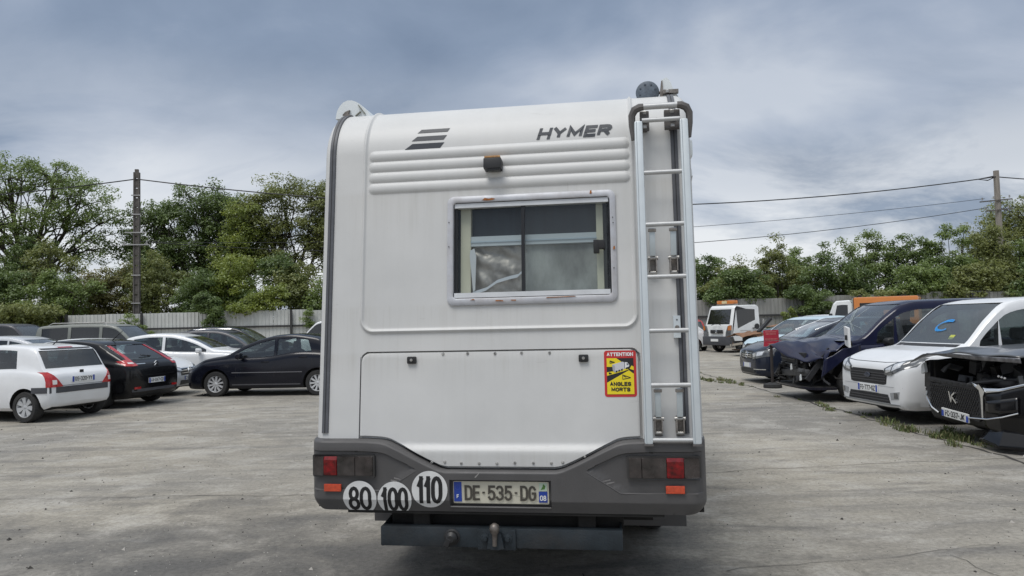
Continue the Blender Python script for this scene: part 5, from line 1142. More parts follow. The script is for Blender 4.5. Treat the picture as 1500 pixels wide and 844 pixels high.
PALEB = paint('pale_blue', (.50, .62, .68), .3); DBLUE = dark_paint('dark_blue', (.012, .014, .038)); MERC = dark_paint('ink_blue', (.014, .019, .034)); SUVG = paint('grey_green', (.19, .20, .18), .4); DGREY = paint('dark_grey', (.045, .046, .055), .35); REDP = paint('red', (.35, .02, .025), .35)
BUMPG = M('bumper_anthracite', (.06, .062, .07), .6, var=.15)
def strip(api, nm, which, y0, y1, z0, z1, m, off=.01, thick=.03, sg=1, n=10): return api['patch'](nm, which, [(y0+(y1-y0)*i/n, z0) for i in range(n+1)], [(y0+(y1-y0)*i/n, z1) for i in range(n+1)], m, off, thick, sg=sg)
def emblem(api, which, y, z, kind, sz, m=CHROME):
    hl = api['hl']; d = Vector((-1, 0, 0)) if which == 'F' else Vector((1, 0, 0)); o = Vector((hl+1, y, z)) if which == 'F' else Vector((-hl-1, y, z)); h = api['bvh'].ray_cast(o, d)[0]; sg = 1 if which == 'F' else -1
    b = B(); X = h.x+sg*.016
    if kind == 'star':
        b.lathe([(sz, -.006), (sz*1.1, 0), (sz, .006), (sz*.9, 0)], 20, Matrix.Translation((X, y, z)) @ Matrix.Rotation(PI/2, 4, 'Z'), True)
        for k in range(3): a = PI/2+k*2*PI/3; b.bar((X, y, z), (X, y+sz*math.cos(a), z+sz*math.sin(a)), .012, .012)
    elif kind == 'lozenge':
        P = [(0, sz), (sz*.62, 0), (0, -sz), (-sz*.62, 0)]
        for a, e in zip(P, P[1:]+P[:1]): b.bar((X, y+a[0], z+a[1]), (X, y+e[0], z+e[1]), .018, .018, (1, 0, 0))
    elif kind == 'chevrons':
        for dz in (.28, -.42):
            for e in (-1, 1): b.bar((X, y, z+dz*sz+sz*.6), (X, y+e*sz*.75, z+dz*sz), .016, .022, (1, 0, 0))
    elif kind == 'oval': b.lathe([(0, -.008), (sz*.9, -.006), (sz, 0), (0, .008)], 20, Matrix.Translation((X, y, z)) @ Matrix.Diagonal((1, 1, .45, 1)) @ Matrix.Rotation(PI/2, 4, 'Z'))
    elif kind == 'wings':
        for a, e in (((-.75, .9), (-.35, -.75)), ((-.35, -.75), (-.15, .25)), ((-.15, .25), (.55, .75)), ((-.1, .1), (.85, -.8))): b.bar((X, y+sg*a[0]*sz, z+a[1]*sz), (X, y+sg*e[0]*sz, z+e[1]*sz), .02, .03, (1, 0, 0))
    elif kind == 'logo': b.box((X-sg*.01, y, z), (.004, sz, sz*1.1))
    return b.build('emblem', m, api['root'])

# --- left row -------------------------------------------------------------
c = hatch_spec(3.77, 1.64, 1.42, .72, (1.02, .98), 1.82, 3.32, (3.63, .93), .78, 3.25, .285, .19, .20, .90, .95, tailz=.86, rear_drop=.07)
A = make_car('parked_car', 'white three door hatchback with dark bumper strip, leftmost in the front of the left row', 'car', -10.08, 14.75, math.atan2(.27, -.96), c, WHITE, side=((1.12, 2.05), (2.12, 3.02, 0, -.06)), rim='cover', rimm=M('wheel_trim_silver', (.5, .51, .52), .45, .35, var=.1), tails=([(.45, .645), (.62, .64), (.735, .64)], [(.56, .78), (.67, .92), (.735, .92)]), plateR=('GS-320-YY', .76, -.0), seams=[1.14, 2.09], handles=[1.95], antenna=True, hi=.085, rg_w=-.045)
for sg in (1, -1): strip(A, 'bumper_strip', 'S', 3.42, 3.70, .535, .64, BUMPG, .012, sg=sg)
strip(A, 'bumper_seam', 'R', -.66, .66, .655, .662, SATIN, .003); strip(A, 'bumper_strip', 'R', -.70, .70, .53, .64, BUMPG, .012); strip(A, 'side_moulding', 'S', 1.15, 2.5, .50, .555, BUMPG, .012, sg=1)
strip(A, 'brake_light', 'R', -.16, .16, 1.352, 1.372, REDL, .012); strip(A, 'rear_spoiler', 'R', -.56, .56, 1.335, 1.352, BUMPG, .02)
emblem(A, 'R', 0, .88, 'logo', .09, INK)
for sg in (1, -1): strip(A, 'reversing_lamp', 'R', sg*.59, sg*.66, .69, .77, WHITEL, .019, n=4)
c = hatch_spec(4.27, 1.77, 1.46, .74, (1.12, 1.0), 1.95, 3.42, (4.10, .98), .9, 3.51, .31, .17, .27, .95, 1.03, tailz=.90, rear_drop=.09)
A = make_car('parked_car', 'black coupe hatchback with tall red rear lamps beside the white hatchback', 'car', -9.98, 16.85, math.atan2(.21, -.977), c, BLK, side=((1.25, 2.45), (2.6, 3.25, 0, -.12)), rim='seven', tails=([(.56, .90), (.70, .89), (.80, .90)], [(.585, 1.01), (.72, 1.03), (.80, 1.0)]), plateR=('AX-047-CD', .56, -.0), seams=[1.25, 2.52], handles=[2.3], wiper=True, antenna=True, rg_w=.03)
for sg in (1, -1): A['patch']('tail_light', 'R', [(sg*.56, .98), (sg*.545, 1.1), (sg*.53, 1.2), (sg*.50, 1.33)], [(sg*.68, 1.0), (sg*.635, 1.1), (sg*.605, 1.2), (sg*.565, 1.33)], REDL, .010)
for sg in (1, -1): strip(A, 'reversing_lamp', 'R', sg*.61, sg*.74, .945, .972, WHITEL, .020, n=4)
strip(A, 'boot_trim', 'R', .30, .56, .925, .94, CHROME, .010, n=4); emblem(A, 'R', 0, .90, 'chevrons', .085); strip(A, 'boot_seam', 'R', -.7, .7, .675, .685, SATIN, .004); strip(A, 'rear_valance', 'R', -.72, .72, .34, .40, BUMPG, .006)
for sg in (1, -1): strip(A, 'rear_reflector', 'R', sg*.5, sg*.68, .40, .445, REDL, .010, n=4)
c = hatch_spec(4.03, 1.75, 1.47, .70, (1.13, 1.0), 2.08, 3.35, (3.86, .98), .83, 3.37, .305, .17, .24, .92, 1.02, tailz=.82, rear_drop=.10)
A = make_car('parked_car', 'black five door hatchback seen side on, touching the motorhome left edge', 'car', -5.98, 18.73, math.atan2(.086, -.996), c, NAVYP, side=((1.33, 2.28), (2.36, 3.22, 0, -.10)), rim='ten', heads=([(.34, .60), (.55, .63), (.80, .70)], [(.36, .68), (.58, .74), (.80, .84)]), plateF=('', .42, 0), lo=.03)
for sg in (1, -1):
    strip(A, 'side_moulding', 'S', 1.25, 3.0, .565, .585, M('moulding_grey', (.13, .13, .14), .5), .008, sg=sg); B().box((A['hl']-.95, sg*.852, .70), (.05, .02, .03), bevel=.006).build('side_repeater', M('repeater_lens', (.6, .58, .55), .2), A['root'])
    strip(A, 'sill_highlight', 'S', 1.25, 2.95, .27, .30, M('sill_grey', (.09, .09, .1), .4), .006, sg=sg)
c = hatch_spec(4.15, 1.74, 1.46, .74, (1.1, .99), 1.95, 3.4, None, .85, 3.45, .305, .19, .22, .93, 1.0)
A = make_car('parked_car', 'white car with dark grille poking out behind the black coupe', 'car', -10.40, 19.0, 0.0, c, WHITE, rim='ten', heads=([(.38, .58), (.6, .60), (.78, .66)], [(.38, .69), (.6, .74), (.80, .80)]), plateF=('DP-4', .43, .0), grille=[([(-.42, .50), (.42, .50)], [(-.46, .68), (.46, .68)], BLACK), ([(-.5, .27), (.5, .27)], [(-.45, .38), (.45, .38)], BLACK)])
for z in (.55, .61, .665): strip(A, 'grille_bar', 'F', -.43, .43, z, z+.014, CHROME, .014, .01)
emblem(A, 'F', 0, .62, 'chevrons', .10)
c = hatch_spec(4.2, 1.75, 1.53, .82, (1.15, 1.05), 2.15, 3.6, None, .85, 3.45, .31, .19, .22, .97, 1.06)
A = make_car('parked_car', 'white hatchback facing right with a white door mirror, behind the black coupe', 'car', -9.75, 22.35, 0.02, c, WHITE, side=((1.3, 2.5), (2.58, 3.5, 0, -.1)), rim='ten')
c = hatch_spec(4.1, 1.7, 1.56, .85, (1.1, 1.05), 2.1, 3.6, None, .85, 3.45, .31, .19, .22, .98, 1.06)
A = make_car('parked_car', 'silver car whose pale roof shows between the two black hatchbacks and the grey van', 'car', -13.3, 20.55, 0.0, c, SILV, detail=False)
c = hatch_spec(4.2, 1.72, 1.50, .78, (1.15, 1.0), 2.1, 3.5, None, .85, 3.45, .31)
A = make_car('parked_car', 'dark car at the left picture edge, roof just above the white hatchback', 'car', -15.0, 19.0, 0.0, c, DGREY, detail=False)
strip(A, 'window_trim', 'S', 1.6, 3.2, 1.385, 1.40, CHROME, .01, sg=-1)
c = hatch_spec(4.3, 1.75, 1.62, .9, (1.1, 1.08), 2.0, 3.8, None, .85, 3.5, .32)
make_car('parked_car', 'grey green car at the left picture edge below the dark van', 'car', -16.3, 22.35, 0.0, c, SUVG, detail=False)
c = hatch_spec(4.4, 1.8, 1.88, .98, (.95, 1.15), 1.75, 4.1, (4.32, 1.1), .9, 3.6, .32, .2, .12, 1.08, 1.12, tailz=.9, rear_drop=.05)
A = make_car('parked_van', 'tall grey green people carrier with roof rails in front of the fence', 'car', -13.25, 24.4, 0.0, c, SUVG, side=((1.25, 2.05), (2.15, 3.05), (3.15, 4.0)), rack=.6, mirror=False, glassm=GLASS_DK)
c = hatch_spec(4.4, 1.8, 1.98, 1.0, (.95, 1.2), 1.75, 4.1, (4.32, 1.15), .9, 3.6, .32, .2, .12, 1.12, 1.16, tailz=.9, rear_drop=.05)
make_car('parked_van', 'dark grey van with pale door pillars at the far left in front of the bushes', 'van', -17.9, 26.4, 0.0, c, DGREY, side=((1.25, 2.1), (2.25, 3.1)), mirror=False, glassm=GLASS_DK)
c = hatch_spec(4.4, 1.78, 1.60, .85, (1.15, 1.05), 2.1, 3.7, None, .9, 3.6, .31, .19, .24, .98, 1.07)
make_car('parked_car', 'dark saloon with a pale windscreen behind the white hatchback with white mirror', 'car', -9.9, 25.6, 0.0, c, DGREY, side=((1.35, 2.5), (2.58, 3.6)), mirror=False)
c = hatch_spec(4.5, 1.8, 1.70, .95, (1.15, 1.1), 2.1, 3.9, None, .9, 3.6, .33, .2, .22, 1.03, 1.1)
A = make_car('parked_car', 'dark tall car with chrome window line, farthest of the dark cars near the fence', 'car', -10.8, 29.0, 0.0, c, NAVYP, side=((1.3, 2.5), (2.58, 3.9)), mirror=False)
strip(A, 'window_trim', 'S', 1.5, 3.9, 1.62, 1.64, CHROME, .01, sg=-1)
c = hatch_spec(4.3, 1.8, 1.92, 1.0, (.95, 1.15), 1.75, 4.0, (4.22, 1.1), .9, 3.5, .32, .2, .12, 1.1, 1.14, tailz=.9, rear_drop=.05)
make_car('parked_van', 'white van by the fence, cut off by the motorhome left edge', 'van', -8.1, 33.3, PI, c, WHITE, side=((1.25, 2.1), (2.2, 3.1), (3.2, 3.9)), mirror=False, glassm=GLASS_DK)

# --- right row -------------------------------------------------------------
PL_TR = M('raw_plastic_black', (.022, .022, .024), .6)
c = hatch_spec(4.42, 1.83, 1.86, .95, (1.02, 1.13), 1.88, 4.1, (4.34, 1.15), .88, 3.55, .32, .20, .12, 1.02, 1.10, tailz=.95, rear_drop=.04, hoodflat=.02, bodyw=[(0, .72), (.03, .79), (.10, .85), (.25, .89), (.6, .91), (2.2, .915), (3.8, .905), (4.2, .88), (4.38, .82), (4.42, .74)])
A = make_car('parked_van', 'white compact van with a blue letter C sprayed on its windscreen', 'van', 7.78, 11.95, PI+.105, c, WHITE, side=((1.22, 1.55, .06, .06), (1.62, 2.55), (2.68, 3.6)), rim='five', heads=([(.46, .72), (.62, .73), (.87, .86)], [(.44, .82), (.64, .92), (.87, .99)]), plateF=('FG-777-GZ', .50, .0), mirror=PL_TR,
    grille=[([(-.47, .585), (-.40, .57), (.40, .57), (.47, .585)], [(-.50, .76), (-.40, .795), (.40, .795), (.50, .76)], PL_TR), ([(-.56, .30), (.56, .30)], [(-.50, .43), (.50, .43)], PL_TR)], roofm=None, hi=.16)
for z in (.615, .655, .695, .735): strip(A, 'grille_bar', 'F', -.46, .46, z, z+.013, M('grille_bar_grey', (.06, .06, .065), .4), .012, .01)
for z in (.335, .375): strip(A, 'grille_bar', 'F', -.53, .53, z, z+.012, M('grille_bar_grey', (.06, .06, .065), .4), .012, .01)
emblem(A, 'F', 0, .70, 'oval', .085, M('emblem_dark', (.08, .09, .12), .2, .6))
for sg in (1, -1):
    f = A['patch']('fog_lamp_surround', 'F', A['dens']([(sg*.58, .36), (sg*.74, .38)]), A['dens']([(sg*.56, .46), (sg*.76, .49)]), M('surround_grey', (.30, .31, .32), .5), .006); strip(A, 'fog_lamp', 'F', sg*.66, sg*.73, .39, .47, CLEARL, .012, n=3)
strip(A, 'bumper_lip', 'F', -.74, .74, .275, .30, M('lip_grey', (.35, .36, .37), .5), .02)
strip(A, 'bumper_crease', 'F', -.80, .80, .545, .553, M('crease_grey', (.40, .41, .42), .5), .003); strip(A, 'screen_cowl', 'F', -.72, .72, 1.125, 1.165, PL_TR, .004)
A['patch']('bonnet_seam', 'F', A['dens']([(-.80, .93), (-.4, .905), (.4, .905), (.80, .93)]), A['dens']([(-.80, .938), (-.4, .913), (.4, .913), (.80, .938)]), SATIN, .002, .01)
# sprayed letter C on the windscreen: a stroke of paint lying on the glass
hlF = A['hl']; pts = [(.03+.17*math.cos(a), 1.44+.075*math.sin(a)+.02*math.cos(a)) for a in np.linspace(R(48), R(300), 18)]
V = []
for i, (yy, zz) in enumerate(pts):
    a = pts[max(0, i-1)]; b_ = pts[min(len(pts)-1, i+1)]; d = Vector((b_[0]-a[0], b_[1]-a[1])).normalized(); wd_ = .016+.005*math.sin(i*.7)
    for e in (-1, 1):
        q = A['bvh'].ray_cast(Vector((hlF+1, yy-d.y*wd_*e, zz+d.x*wd_*e)), Vector((-1, 0, 0)))[0]; V.append(q+Vector((.004, 0, .003)))
SPRAY = bpy.data.materials.new('blue_spray'); SPRAY.use_nodes = True
def spray():
    t = SPRAY.node_tree; t.nodes.clear(); o = t.nodes.new('ShaderNodeOutputMaterial'); tr = t.nodes.new('ShaderNodeBsdfTransparent'); d = t.nodes.new('ShaderNodeBsdfDiffuse'); d.inputs[0].default_value = (.05, .30, .72, 1)
    tc = t.nodes.new('ShaderNodeTexCoord'); n = t.nodes.new('ShaderNodeTexNoise'); n.inputs['Scale'].default_value = 55; n.inputs['Detail'].default_value = 4; t.links.new(tc.outputs['Object'], n.inputs[0])
    x = t.nodes.new('ShaderNodeMixShader'); t.links.new(ramp(n.outputs[0], [(.34, .35), (.56, .92)], t), x.inputs[0]); t.links.new(tr.outputs[0], x.inputs[1]); t.links.new(d.outputs[0], x.inputs[2]); t.links.new(x.outputs[0], o.inputs[0])
spray()
mesh_obj('sprayed_letter', V, [(2*i, 2*i+1, 2*i+3, 2*i+2) for i in range(len(pts)-1)], SPRAY, A['root'])
strip(A, 'screen_sticker', 'F', .32, .42, 1.235, 1.30, M('sticker_lime', (.45, .48, .08), .6), -.006, .004, n=4)

# wreckage helper: a jumble of parts, each its own mesh
def junk(root, rng_, n, lo, hi, mats, names):
    for i in range(n):
        p = Vector([rng_.uniform(a, b_) for a, b_ in zip(lo, hi)]); k = rng_.random(); m = mats[rng_.randrange(len(mats))]; nm = names[rng_.randrange(len(names))]; b = B()
        rot = Matrix.Rotation(rng_.uniform(-.5, .5), 3, 'X') @ Matrix.Rotation(rng_.uniform(-.5, .5), 3, 'Y') @ Matrix.Rotation(rng_.uniform(-.6, .6), 3, 'Z')
        if k < .45: b.box(p, (rng_.uniform(.04, .18), rng_.uniform(.06, .32), rng_.uniform(.03, .18)), rot, .008)
        elif k < .7: b.prism([(0, 0), (rng_.uniform(.1, .25), rng_.uniform(-.05, .05)), (rng_.uniform(.08, .2), rng_.uniform(.08, .2)), (rng_.uniform(-.05, .05), rng_.uniform(.06, .16))], 0, rng_.uniform(.01, .05), 'x', Matrix.Translation(p) @ rot.to_4x4())
        else: q = p+Vector((rng_.uniform(-.12, .12), rng_.uniform(-.4, .4), rng_.uniform(-.2, .2))); mid = (p+q)/2+Vector((rng_.uniform(0, .1), 0, rng_.uniform(-.1, .1))); b.tube([p, mid, q], rng_.uniform(.008, .022), 6)
        b.build(nm, m, root, True, 40)
def bent_sheet(name, P, nx, ny, amp, mat, root, th=.012, seed=3):
    """crumpled panel through a control grid P[j][i]"""
    r_ = random.Random(seed); P = [[Vector(p) for p in row] for row in P]; V = []; J, I = len(P), len(P[0])
    ph = [(r_.uniform(2, 9), r_.uniform(2, 9), r_.uniform(0, 6)) for _ in range(5)]
    for j in range(ny+1):
        for i in range(nx+1):
            u = i/nx*(I-1); v = j/ny*(J-1); i0 = min(int(u), I-2); j0 = min(int(v), J-2); a, b_ = u-i0, v-j0
            p = P[j0][i0].lerp(P[j0][i0+1], a).lerp(P[j0+1][i0].lerp(P[j0+1][i0+1], a), b_)
            p = p+Vector((0, 0, sum(abs(math.sin(x*i/nx+y_*j/ny+z))-.6 for x, y_, z in ph)/5*amp)); V.append(p)
    n1 = nx+1; F = [(j*n1+i, j*n1+i+1, (j+1)*n1+i+1, (j+1)*n1+i) for j in range(ny) for i in range(nx)]
    o = mesh_obj(name, V, F, mat, root, True, 16); md = o.modifiers.new('thickness', 'SOLIDIFY'); md.thickness = th; md.offset = -1; return o
JM = [M('engine_black', (.018, .018, .02), .6, var=.4), M('engine_grey', (.07, .07, .072), .55, .3, var=.4), M('engine_alloy', (.11, .11, .11), .5, .6, var=.4), UNDER, M('engine_black', (.018, .018, .02), .6)]
JN = ['engine_part', 'hose', 'bracket', 'radiator_part']
# dark blue van with a smashed nose
c = hatch_spec(5.0, 1.93, 1.91, 1.02, (1.12, 1.20), 2.05, 4.7, (4.92, 1.15), .98, 4.05, .335, .22, .11, 1.08, 1.12, tailz=.95, rear_drop=.04, hoodflat=.0)
def cut_vito(c): hl = c.L/2; return [B().box((hl-.30, .0, .72), (1.25, 2.6, .86))]
A = make_car('wrecked_van', 'dark blue van with smashed front and crumpled bonnet behind the white compact van', 'van', 7.95, 14.95, PI+.03, c, DBLUE, side=((1.38, 1.72, .05, .05), (1.80, 2.85), (3.0, 4.4)), rim='five', rimm=ALLOYD, cutbox=cut_vito, mirror=BLACK, hi=.17, glassm=GLASS, wheels=(1, 1, 1, 1), seams=[1.35, 2.92], handles=[2.75])
hl = A['hl']; rt = A['root']
bent_sheet('bonnet', [[(hl+.02, -.90, 1.02), (hl+.16, -.35, 1.08), (hl+.02, .15, .84), (hl-.12, .62, .76), (hl-.34, .90, .80)], [(hl-.35, -.90, 1.12), (hl-.32, -.3, 1.16), (hl-.35, .2, 1.10), (hl-.40, .6, .98), (hl-.50, .90, .92)], [(hl-.98, -.82, 1.18), (hl-.98, -.3, 1.21), (hl-.98, .2, 1.215), (hl-.98, .6, 1.19), (hl-.92, .86, 1.14)]], 26, 20, .13, DBLUE, rt, seed=5)
bent_sheet('wing_panel', [[(hl-.30, .90, .46), (hl-.35, .93, .80)], [(hl-.7, .955, .78), (hl-.7, .955, 1.0)], [(hl-1.05, .962, .72), (hl-1.05, .955, 1.1)]], 10, 8, .05, DBLUE, rt, seed=8)
B().box((hl-.14, 0, .52), (.10, 1.40, .13), Matrix.Rotation(.05, 3, 'X'), .02).build('bumper_beam', JM[1], rt, True)
B().box((hl-.20, -.05, .72), (.06, 1.15, .42), Matrix.Rotation(.1, 3, 'Y'), .01).build('radiator', JM[0], rt)
for y_ in (-.78, .74): B().bar((hl-.1, y_, .42), (hl-.55, y_*1.02, 1.0), .07, .09).build('front_strut', JM[0], rt)
for z_ in (.60, .70, .80, .88): B().tube([(hl-.15, -.6, z_), (hl-.14, .0, z_-.02), (hl-.17, .5, z_+.02)], .012, 6).build('cooling_pipe', JM[2], rt)
junk(rt, random.Random(4), 60, (hl-.75, -.80, .34), (hl-.08, .80, .72), JM, JN)
for y_, z_ in ((.62, .40), (.2, .58)): B().prism([(0, 0), (.05, .02), (.03, .13), (-.01, .09)], 0, .02, 'x', Matrix.Translation((hl-.03, y_, z_))).build('broken_lamp', M('broken_clear', (.6, .62, .62), .25), rt)
hd = B().prism([(-.16, -.02), (.16, -.06), (.13, .30), (-.19, .33)], -.02, .02, 'x', Matrix.Translation((hl-.78, 1.02, 1.10)) @ Matrix.Rotation(-.25, 4, 'Z')).build('hanging_panel', M('panel_white', (.72, .72, .71), .5), rt); B().box((hl-.75, 1.06, 1.22), (.02, .14, .09)).build('panel_clip', BLACK, hd)
CRZ = M('crazed_glass', (.42, .48, .47), .3, var=.4, scale=30)
r_ = random.Random(2)
for k in range(16):
    a = r_.uniform(0, 6.28); y0, z0 = -.25+r_.uniform(-.05, .05), 1.5+r_.uniform(-.03, .03); q = []
    for t in (0, .35, .7):
        h = A['bvh'].ray_cast(Vector((hl+1, y0+t*math.cos(a)*r_.uniform(.8, 1.1), min(1.78, max(1.28, z0+t*.5*math.sin(a)))) ), Vector((-1, 0, 0)))[0]
        if h is not None: q.append(h+Vector((.006, 0, .004)))
    if len(q) > 1: B().tube(q, .0022, 4).build('windscreen_crack', CRZ, rt)
# black car with its nose torn open
c = hatch_spec(4.57, 1.90, 1.62, .92, (1.28, 1.08), 2.25, 3.9, (4.42, 1.08), .95, 3.68, .36, .20, .24, 1.02, 1.08, tailz=.95, hoodflat=.03)
def cut_ds(c): hl = c.L/2; return [B().box((hl-.38, 0, .99), (1.5, 2.6, .74))]
A = make_car('wrecked_car', 'black car with torn open engine bay and honeycomb grille at the right picture edge', 'car', 7.98, 9.62, PI+.06, c, BLK, side=((1.5, 2.5), (2.6, 3.6)), rim='five', rimm=ALLOYD, cutbox=cut_ds, mirror=BLACK, plateF=None, cladding=PL_TR)
hl = A['hl']; rt = A['root']
HOODU = M('bonnet_grey_black', (.05, .052, .055), .3, 0, .5, var=.3)
bent_sheet('bonnet', [[(hl+.05, -1.0, 0.965), (hl+.07, -.62, 1.095), (hl+.04, 0, 1.135), (hl+.03, .5, 1.125), (hl-.10, .90, 1.105)], [(hl-.45, -.88, 1.125), (hl-.45, -.45, 1.185), (hl-.45, 0, 1.195), (hl-.45, .5, 1.185), (hl-.5, .90, 1.165)], [(hl-1.15, -.86, 1.165), (hl-1.15, -.45, 1.205), (hl-1.15, 0, 1.205), (hl-1.15, .5, 1.195), (hl-1.15, .9, 1.165)]], 22, 14, .06, HOODU, rt, .014, 9)
bent_sheet('bonnet_edge', [[(hl+.02, -.60, 1.085), (hl+.03, 0, 1.065), (hl+.03, .5, 1.050), (hl-.10, .92, 1.040)], [(hl+.06, -.60, 1.095), (hl+.055, 0, 1.115), (hl+.04, .5, 1.110), (hl-.09, .92, 1.095)]], 16, 4, .02, M('bonnet_lip_silver', (.16, .16, .17), .35, .5, .3, var=.6, scale=14), rt, .008, 4)
# front: grille with honeycomb studs, chrome, bumper corner, plate
fr = B().prism([(-.62, .36), (.34, .30), (.40, .36), (.42, .66), (.36, .71), (-.58, .71), (-.70, .62)], hl-.04, hl+.03, 'x').build('grille', PL_TR, rt)
st_ = B(); me_ = st_.prism([(-.014, 0), (0, -.014), (.014, 0), (0, .014)], 0, .012, 'x').build('grille_stud', M('stud_black', (.03, .03, .032), .25, .3), mesh_only=True)
for j in range(9):
    for i in range(22):
        yy = -.58+i*.044+(j % 2)*.022; zz = .395+j*.036
        if -.60-.0*zz < yy < .36: link(bpy.data.objects.new('grille_stud', me_), fr).location = (hl+.030, yy, zz)
emblem({'hl': hl, 'bvh': BVHTree.FromPolygons([(hl+.03, -2, -2), (hl+.03, 2, -2), (hl+.03, 2, 3), (hl+.03, -2, 3)], [(0, 1, 2, 3)]), 'root': rt}, 'F', -.10, .555, 'wings', .085)
B().box((hl+.0, -.14, .73), (.07, .98, .06), Matrix.Rotation(-.05, 3, 'X'), .012).build('slam_panel', JM[0], rt, True)
for i in range(7): B().box((hl+.037, -.5+i*.12, .735), (.004, .06, .022)).build('panel_slot', INK, rt)
B().tube([(hl+.0, -.66, .66), (hl+.035, -.68, .52), (hl+.04, -.55, .38), (hl+.045, -.40, .325)], .015, 8).build('grille_chrome', CHROME, rt, True)
B().prism([(.345, .735), (.40, .70), (.425, .60), (.43, .36), (.455, .36), (.465, .62), (.50, .685), (.40, .765)], hl+.03, hl+.055, 'x').build('grille_chrome', CHROME, rt)
bent_sheet('chrome_wing', [[(hl+.05, .30, .74), (hl+.05, .44, .66), (hl+.01, .70, .70), (hl-.13, .98, .80)], [(hl+.04, .26, .78), (hl+.04, .46, .72), (hl+.0, .70, .735), (hl-.14, .98, .825)]], 14, 3, .008, CHROME, rt, .01, 2)
bent_sheet('bumper_corner', [[(hl+.03, .45, .26), (hl+.02, .72, .18), (hl-.12, .98, .16), (hl-.5, 1.0, .2)], [(hl+.05, .45, .40), (hl+.05, .72, .40), (hl-.09, .97, .42), (hl-.48, .99, .44)], [(hl+.04, .46, .66), (hl+.0, .72, .70), (hl-.13, .97, .79), (hl-.5, .985, .84)]], 18, 12, .02, BLK, rt, .02, 11)
B().tube([(hl+.06, .20, .335), (hl+.075, .55, .36), (hl+.055, .78, .41), (hl-.03, .93, .47)], .010, 8).build('bumper_chrome', CHROME, rt, True)
bent_sheet('splitter', [[(hl+.10, .42, .10), (hl+.14, .8, .06), (hl-.05, 1.05, .05)], [(hl-.05, .45, .28), (hl+.02, .75, .26), (hl-.15, 1.0, .25)]], 10, 5, .03, BLK, rt, .02, 6)
bent_sheet('bumper_intake', [[(hl+.062, .52, .43), (hl+.05, .74, .44), (hl-.03, .92, .47)], [(hl+.064, .52, .57), (hl+.035, .74, .61), (hl-.04, .91, .65)]], 10, 4, .004, M('gloss_black_panel', (.008, .008, .009), .08), rt, .02, 2)
po = B().box((hl+.055, -.06, .335), (.018, .52, .11), Matrix.Rotation(-.06, 3, 'X') @ Matrix.Rotation(.08, 3, 'Y'), .003).build('number_plate', WHITEP, rt)
co, F, LV = stroke_text('FC-337-JK', .38, .074, .0115, .4); mesh_obj('plate_letters', [(hl+.0665+.0002*l+.0*v[1], -.06+v[0], .335+v[1]-.06*v[0]) for v, l in zip(co, LV)], F, INK, po)
for e in (-1, 1): B().box((hl+.0655, -.06+e*.237, .335-e*.06*.237), (.0016, .042, .10), Matrix.Rotation(-.06, 3, 'X')).build('plate_band', BLUEP, po)
junk(rt, random.Random(9), 60, (hl-.95, -.72, .64), (hl-.20, .72, .94), JM, JN)
B().box((hl-.35, .42, .80), (.45, .55, .10), Matrix.Rotation(.12, 3, 'Y'), .04).build('engine_cover', JM[0], rt, True)
B().tube([(hl-.05, .1, .74), (hl-.12, .45, .80), (hl-.3, .85, .84)], .03, 8).build('engine_hose', JM[0], rt, True); B().tube([(hl+.0, .12, .745), (hl-.06, .4, .70), (hl-.1, .6, .69)], .012, 6).build('engine_hose', JM[2], rt, True)
B().box((hl-.62, 0, .62), (1.0, 1.6, .1)).build('subframe', UNDER, rt); B().prism([(hl-.1, .93), (hl-.1, .98), (hl-1.1, 1.08), (hl-1.1, .98)], -.86, -.84).build('wing_edge', BLK, rt)
for k in range(3): B().ico((hl-.12, .52+k*.05, .865-.008*k), .016, 1).build('bolt_cap', WHITEL, rt)
B().prism([(-.95, .62), (-.82, .60), (-.80, 1.0), (-.92, .98)], hl-.35, hl-.12, 'x').build('broken_lamp', M('lamp_wreck_black', (.02, .02, .022), .3), rt)
B().prism([(0, 0), (.09, .03), (.06, .16), (.01, .12)], 0, .04, 'x', Matrix.Translation((hl-.1, -.92, .80))).build('broken_lamp', M('broken_clear', (.6, .62, .62), .25), rt)
B().box((hl-.62, -.80, .80), (.9, .05, .36)).build('inner_wing', UNDER, rt); B().box((hl-1.08, 0, .85), (.06, 1.7, .5)).build('bulkhead', UNDER, rt)
# ink blue compact people carrier
c = hatch_spec(4.36, 1.79, 1.58, .86, (1.12, 1.07), 2.2, 3.8, None, .92, 3.68, .325, .17, .22, 1.0, 1.07, hoodflat=.03)
A = make_car('parked_car', 'ink blue compact car with star on its chrome barred grille behind the red sign', 'car', 8.12, 18.9, PI+.02, c, MERC, side=((1.4, 2.45), (2.55, 3.5)), rim='five', heads=([(.42, .60), (.62, .62), (.86, .68)], [(.40, .74), (.62, .80), (.86, .86)]), plateF=('', .44, -.0), grille=[([(-.34, .60), (.34, .60)], [(-.38, .80), (.38, .80)], BLACK), ([(-.5, .25), (.5, .25)], [(-.45, .36), (.45, .36)], BLACK)])
for z in (.635, .685, .735): strip(A, 'grille_bar', 'F', -.36, .36, z, z+.022, CHROME, .016, .012)
emblem(A, 'F', 0, .70, 'star', .085)
for sg in (1, -1): strip(A, 'bumper_chrome', 'F', sg*.45, sg*.80, .345, .365, CHROME, .01, n=5)
for sg in (1, -1): B().tube([(A['hl']-1.5, sg*.60, 1.30), (A['hl']-2.3, sg*.62, 1.57), (A['hl']-3.6, sg*.6, 1.56)], .014, 6).build('roof_trim', CHROME, A['root'])
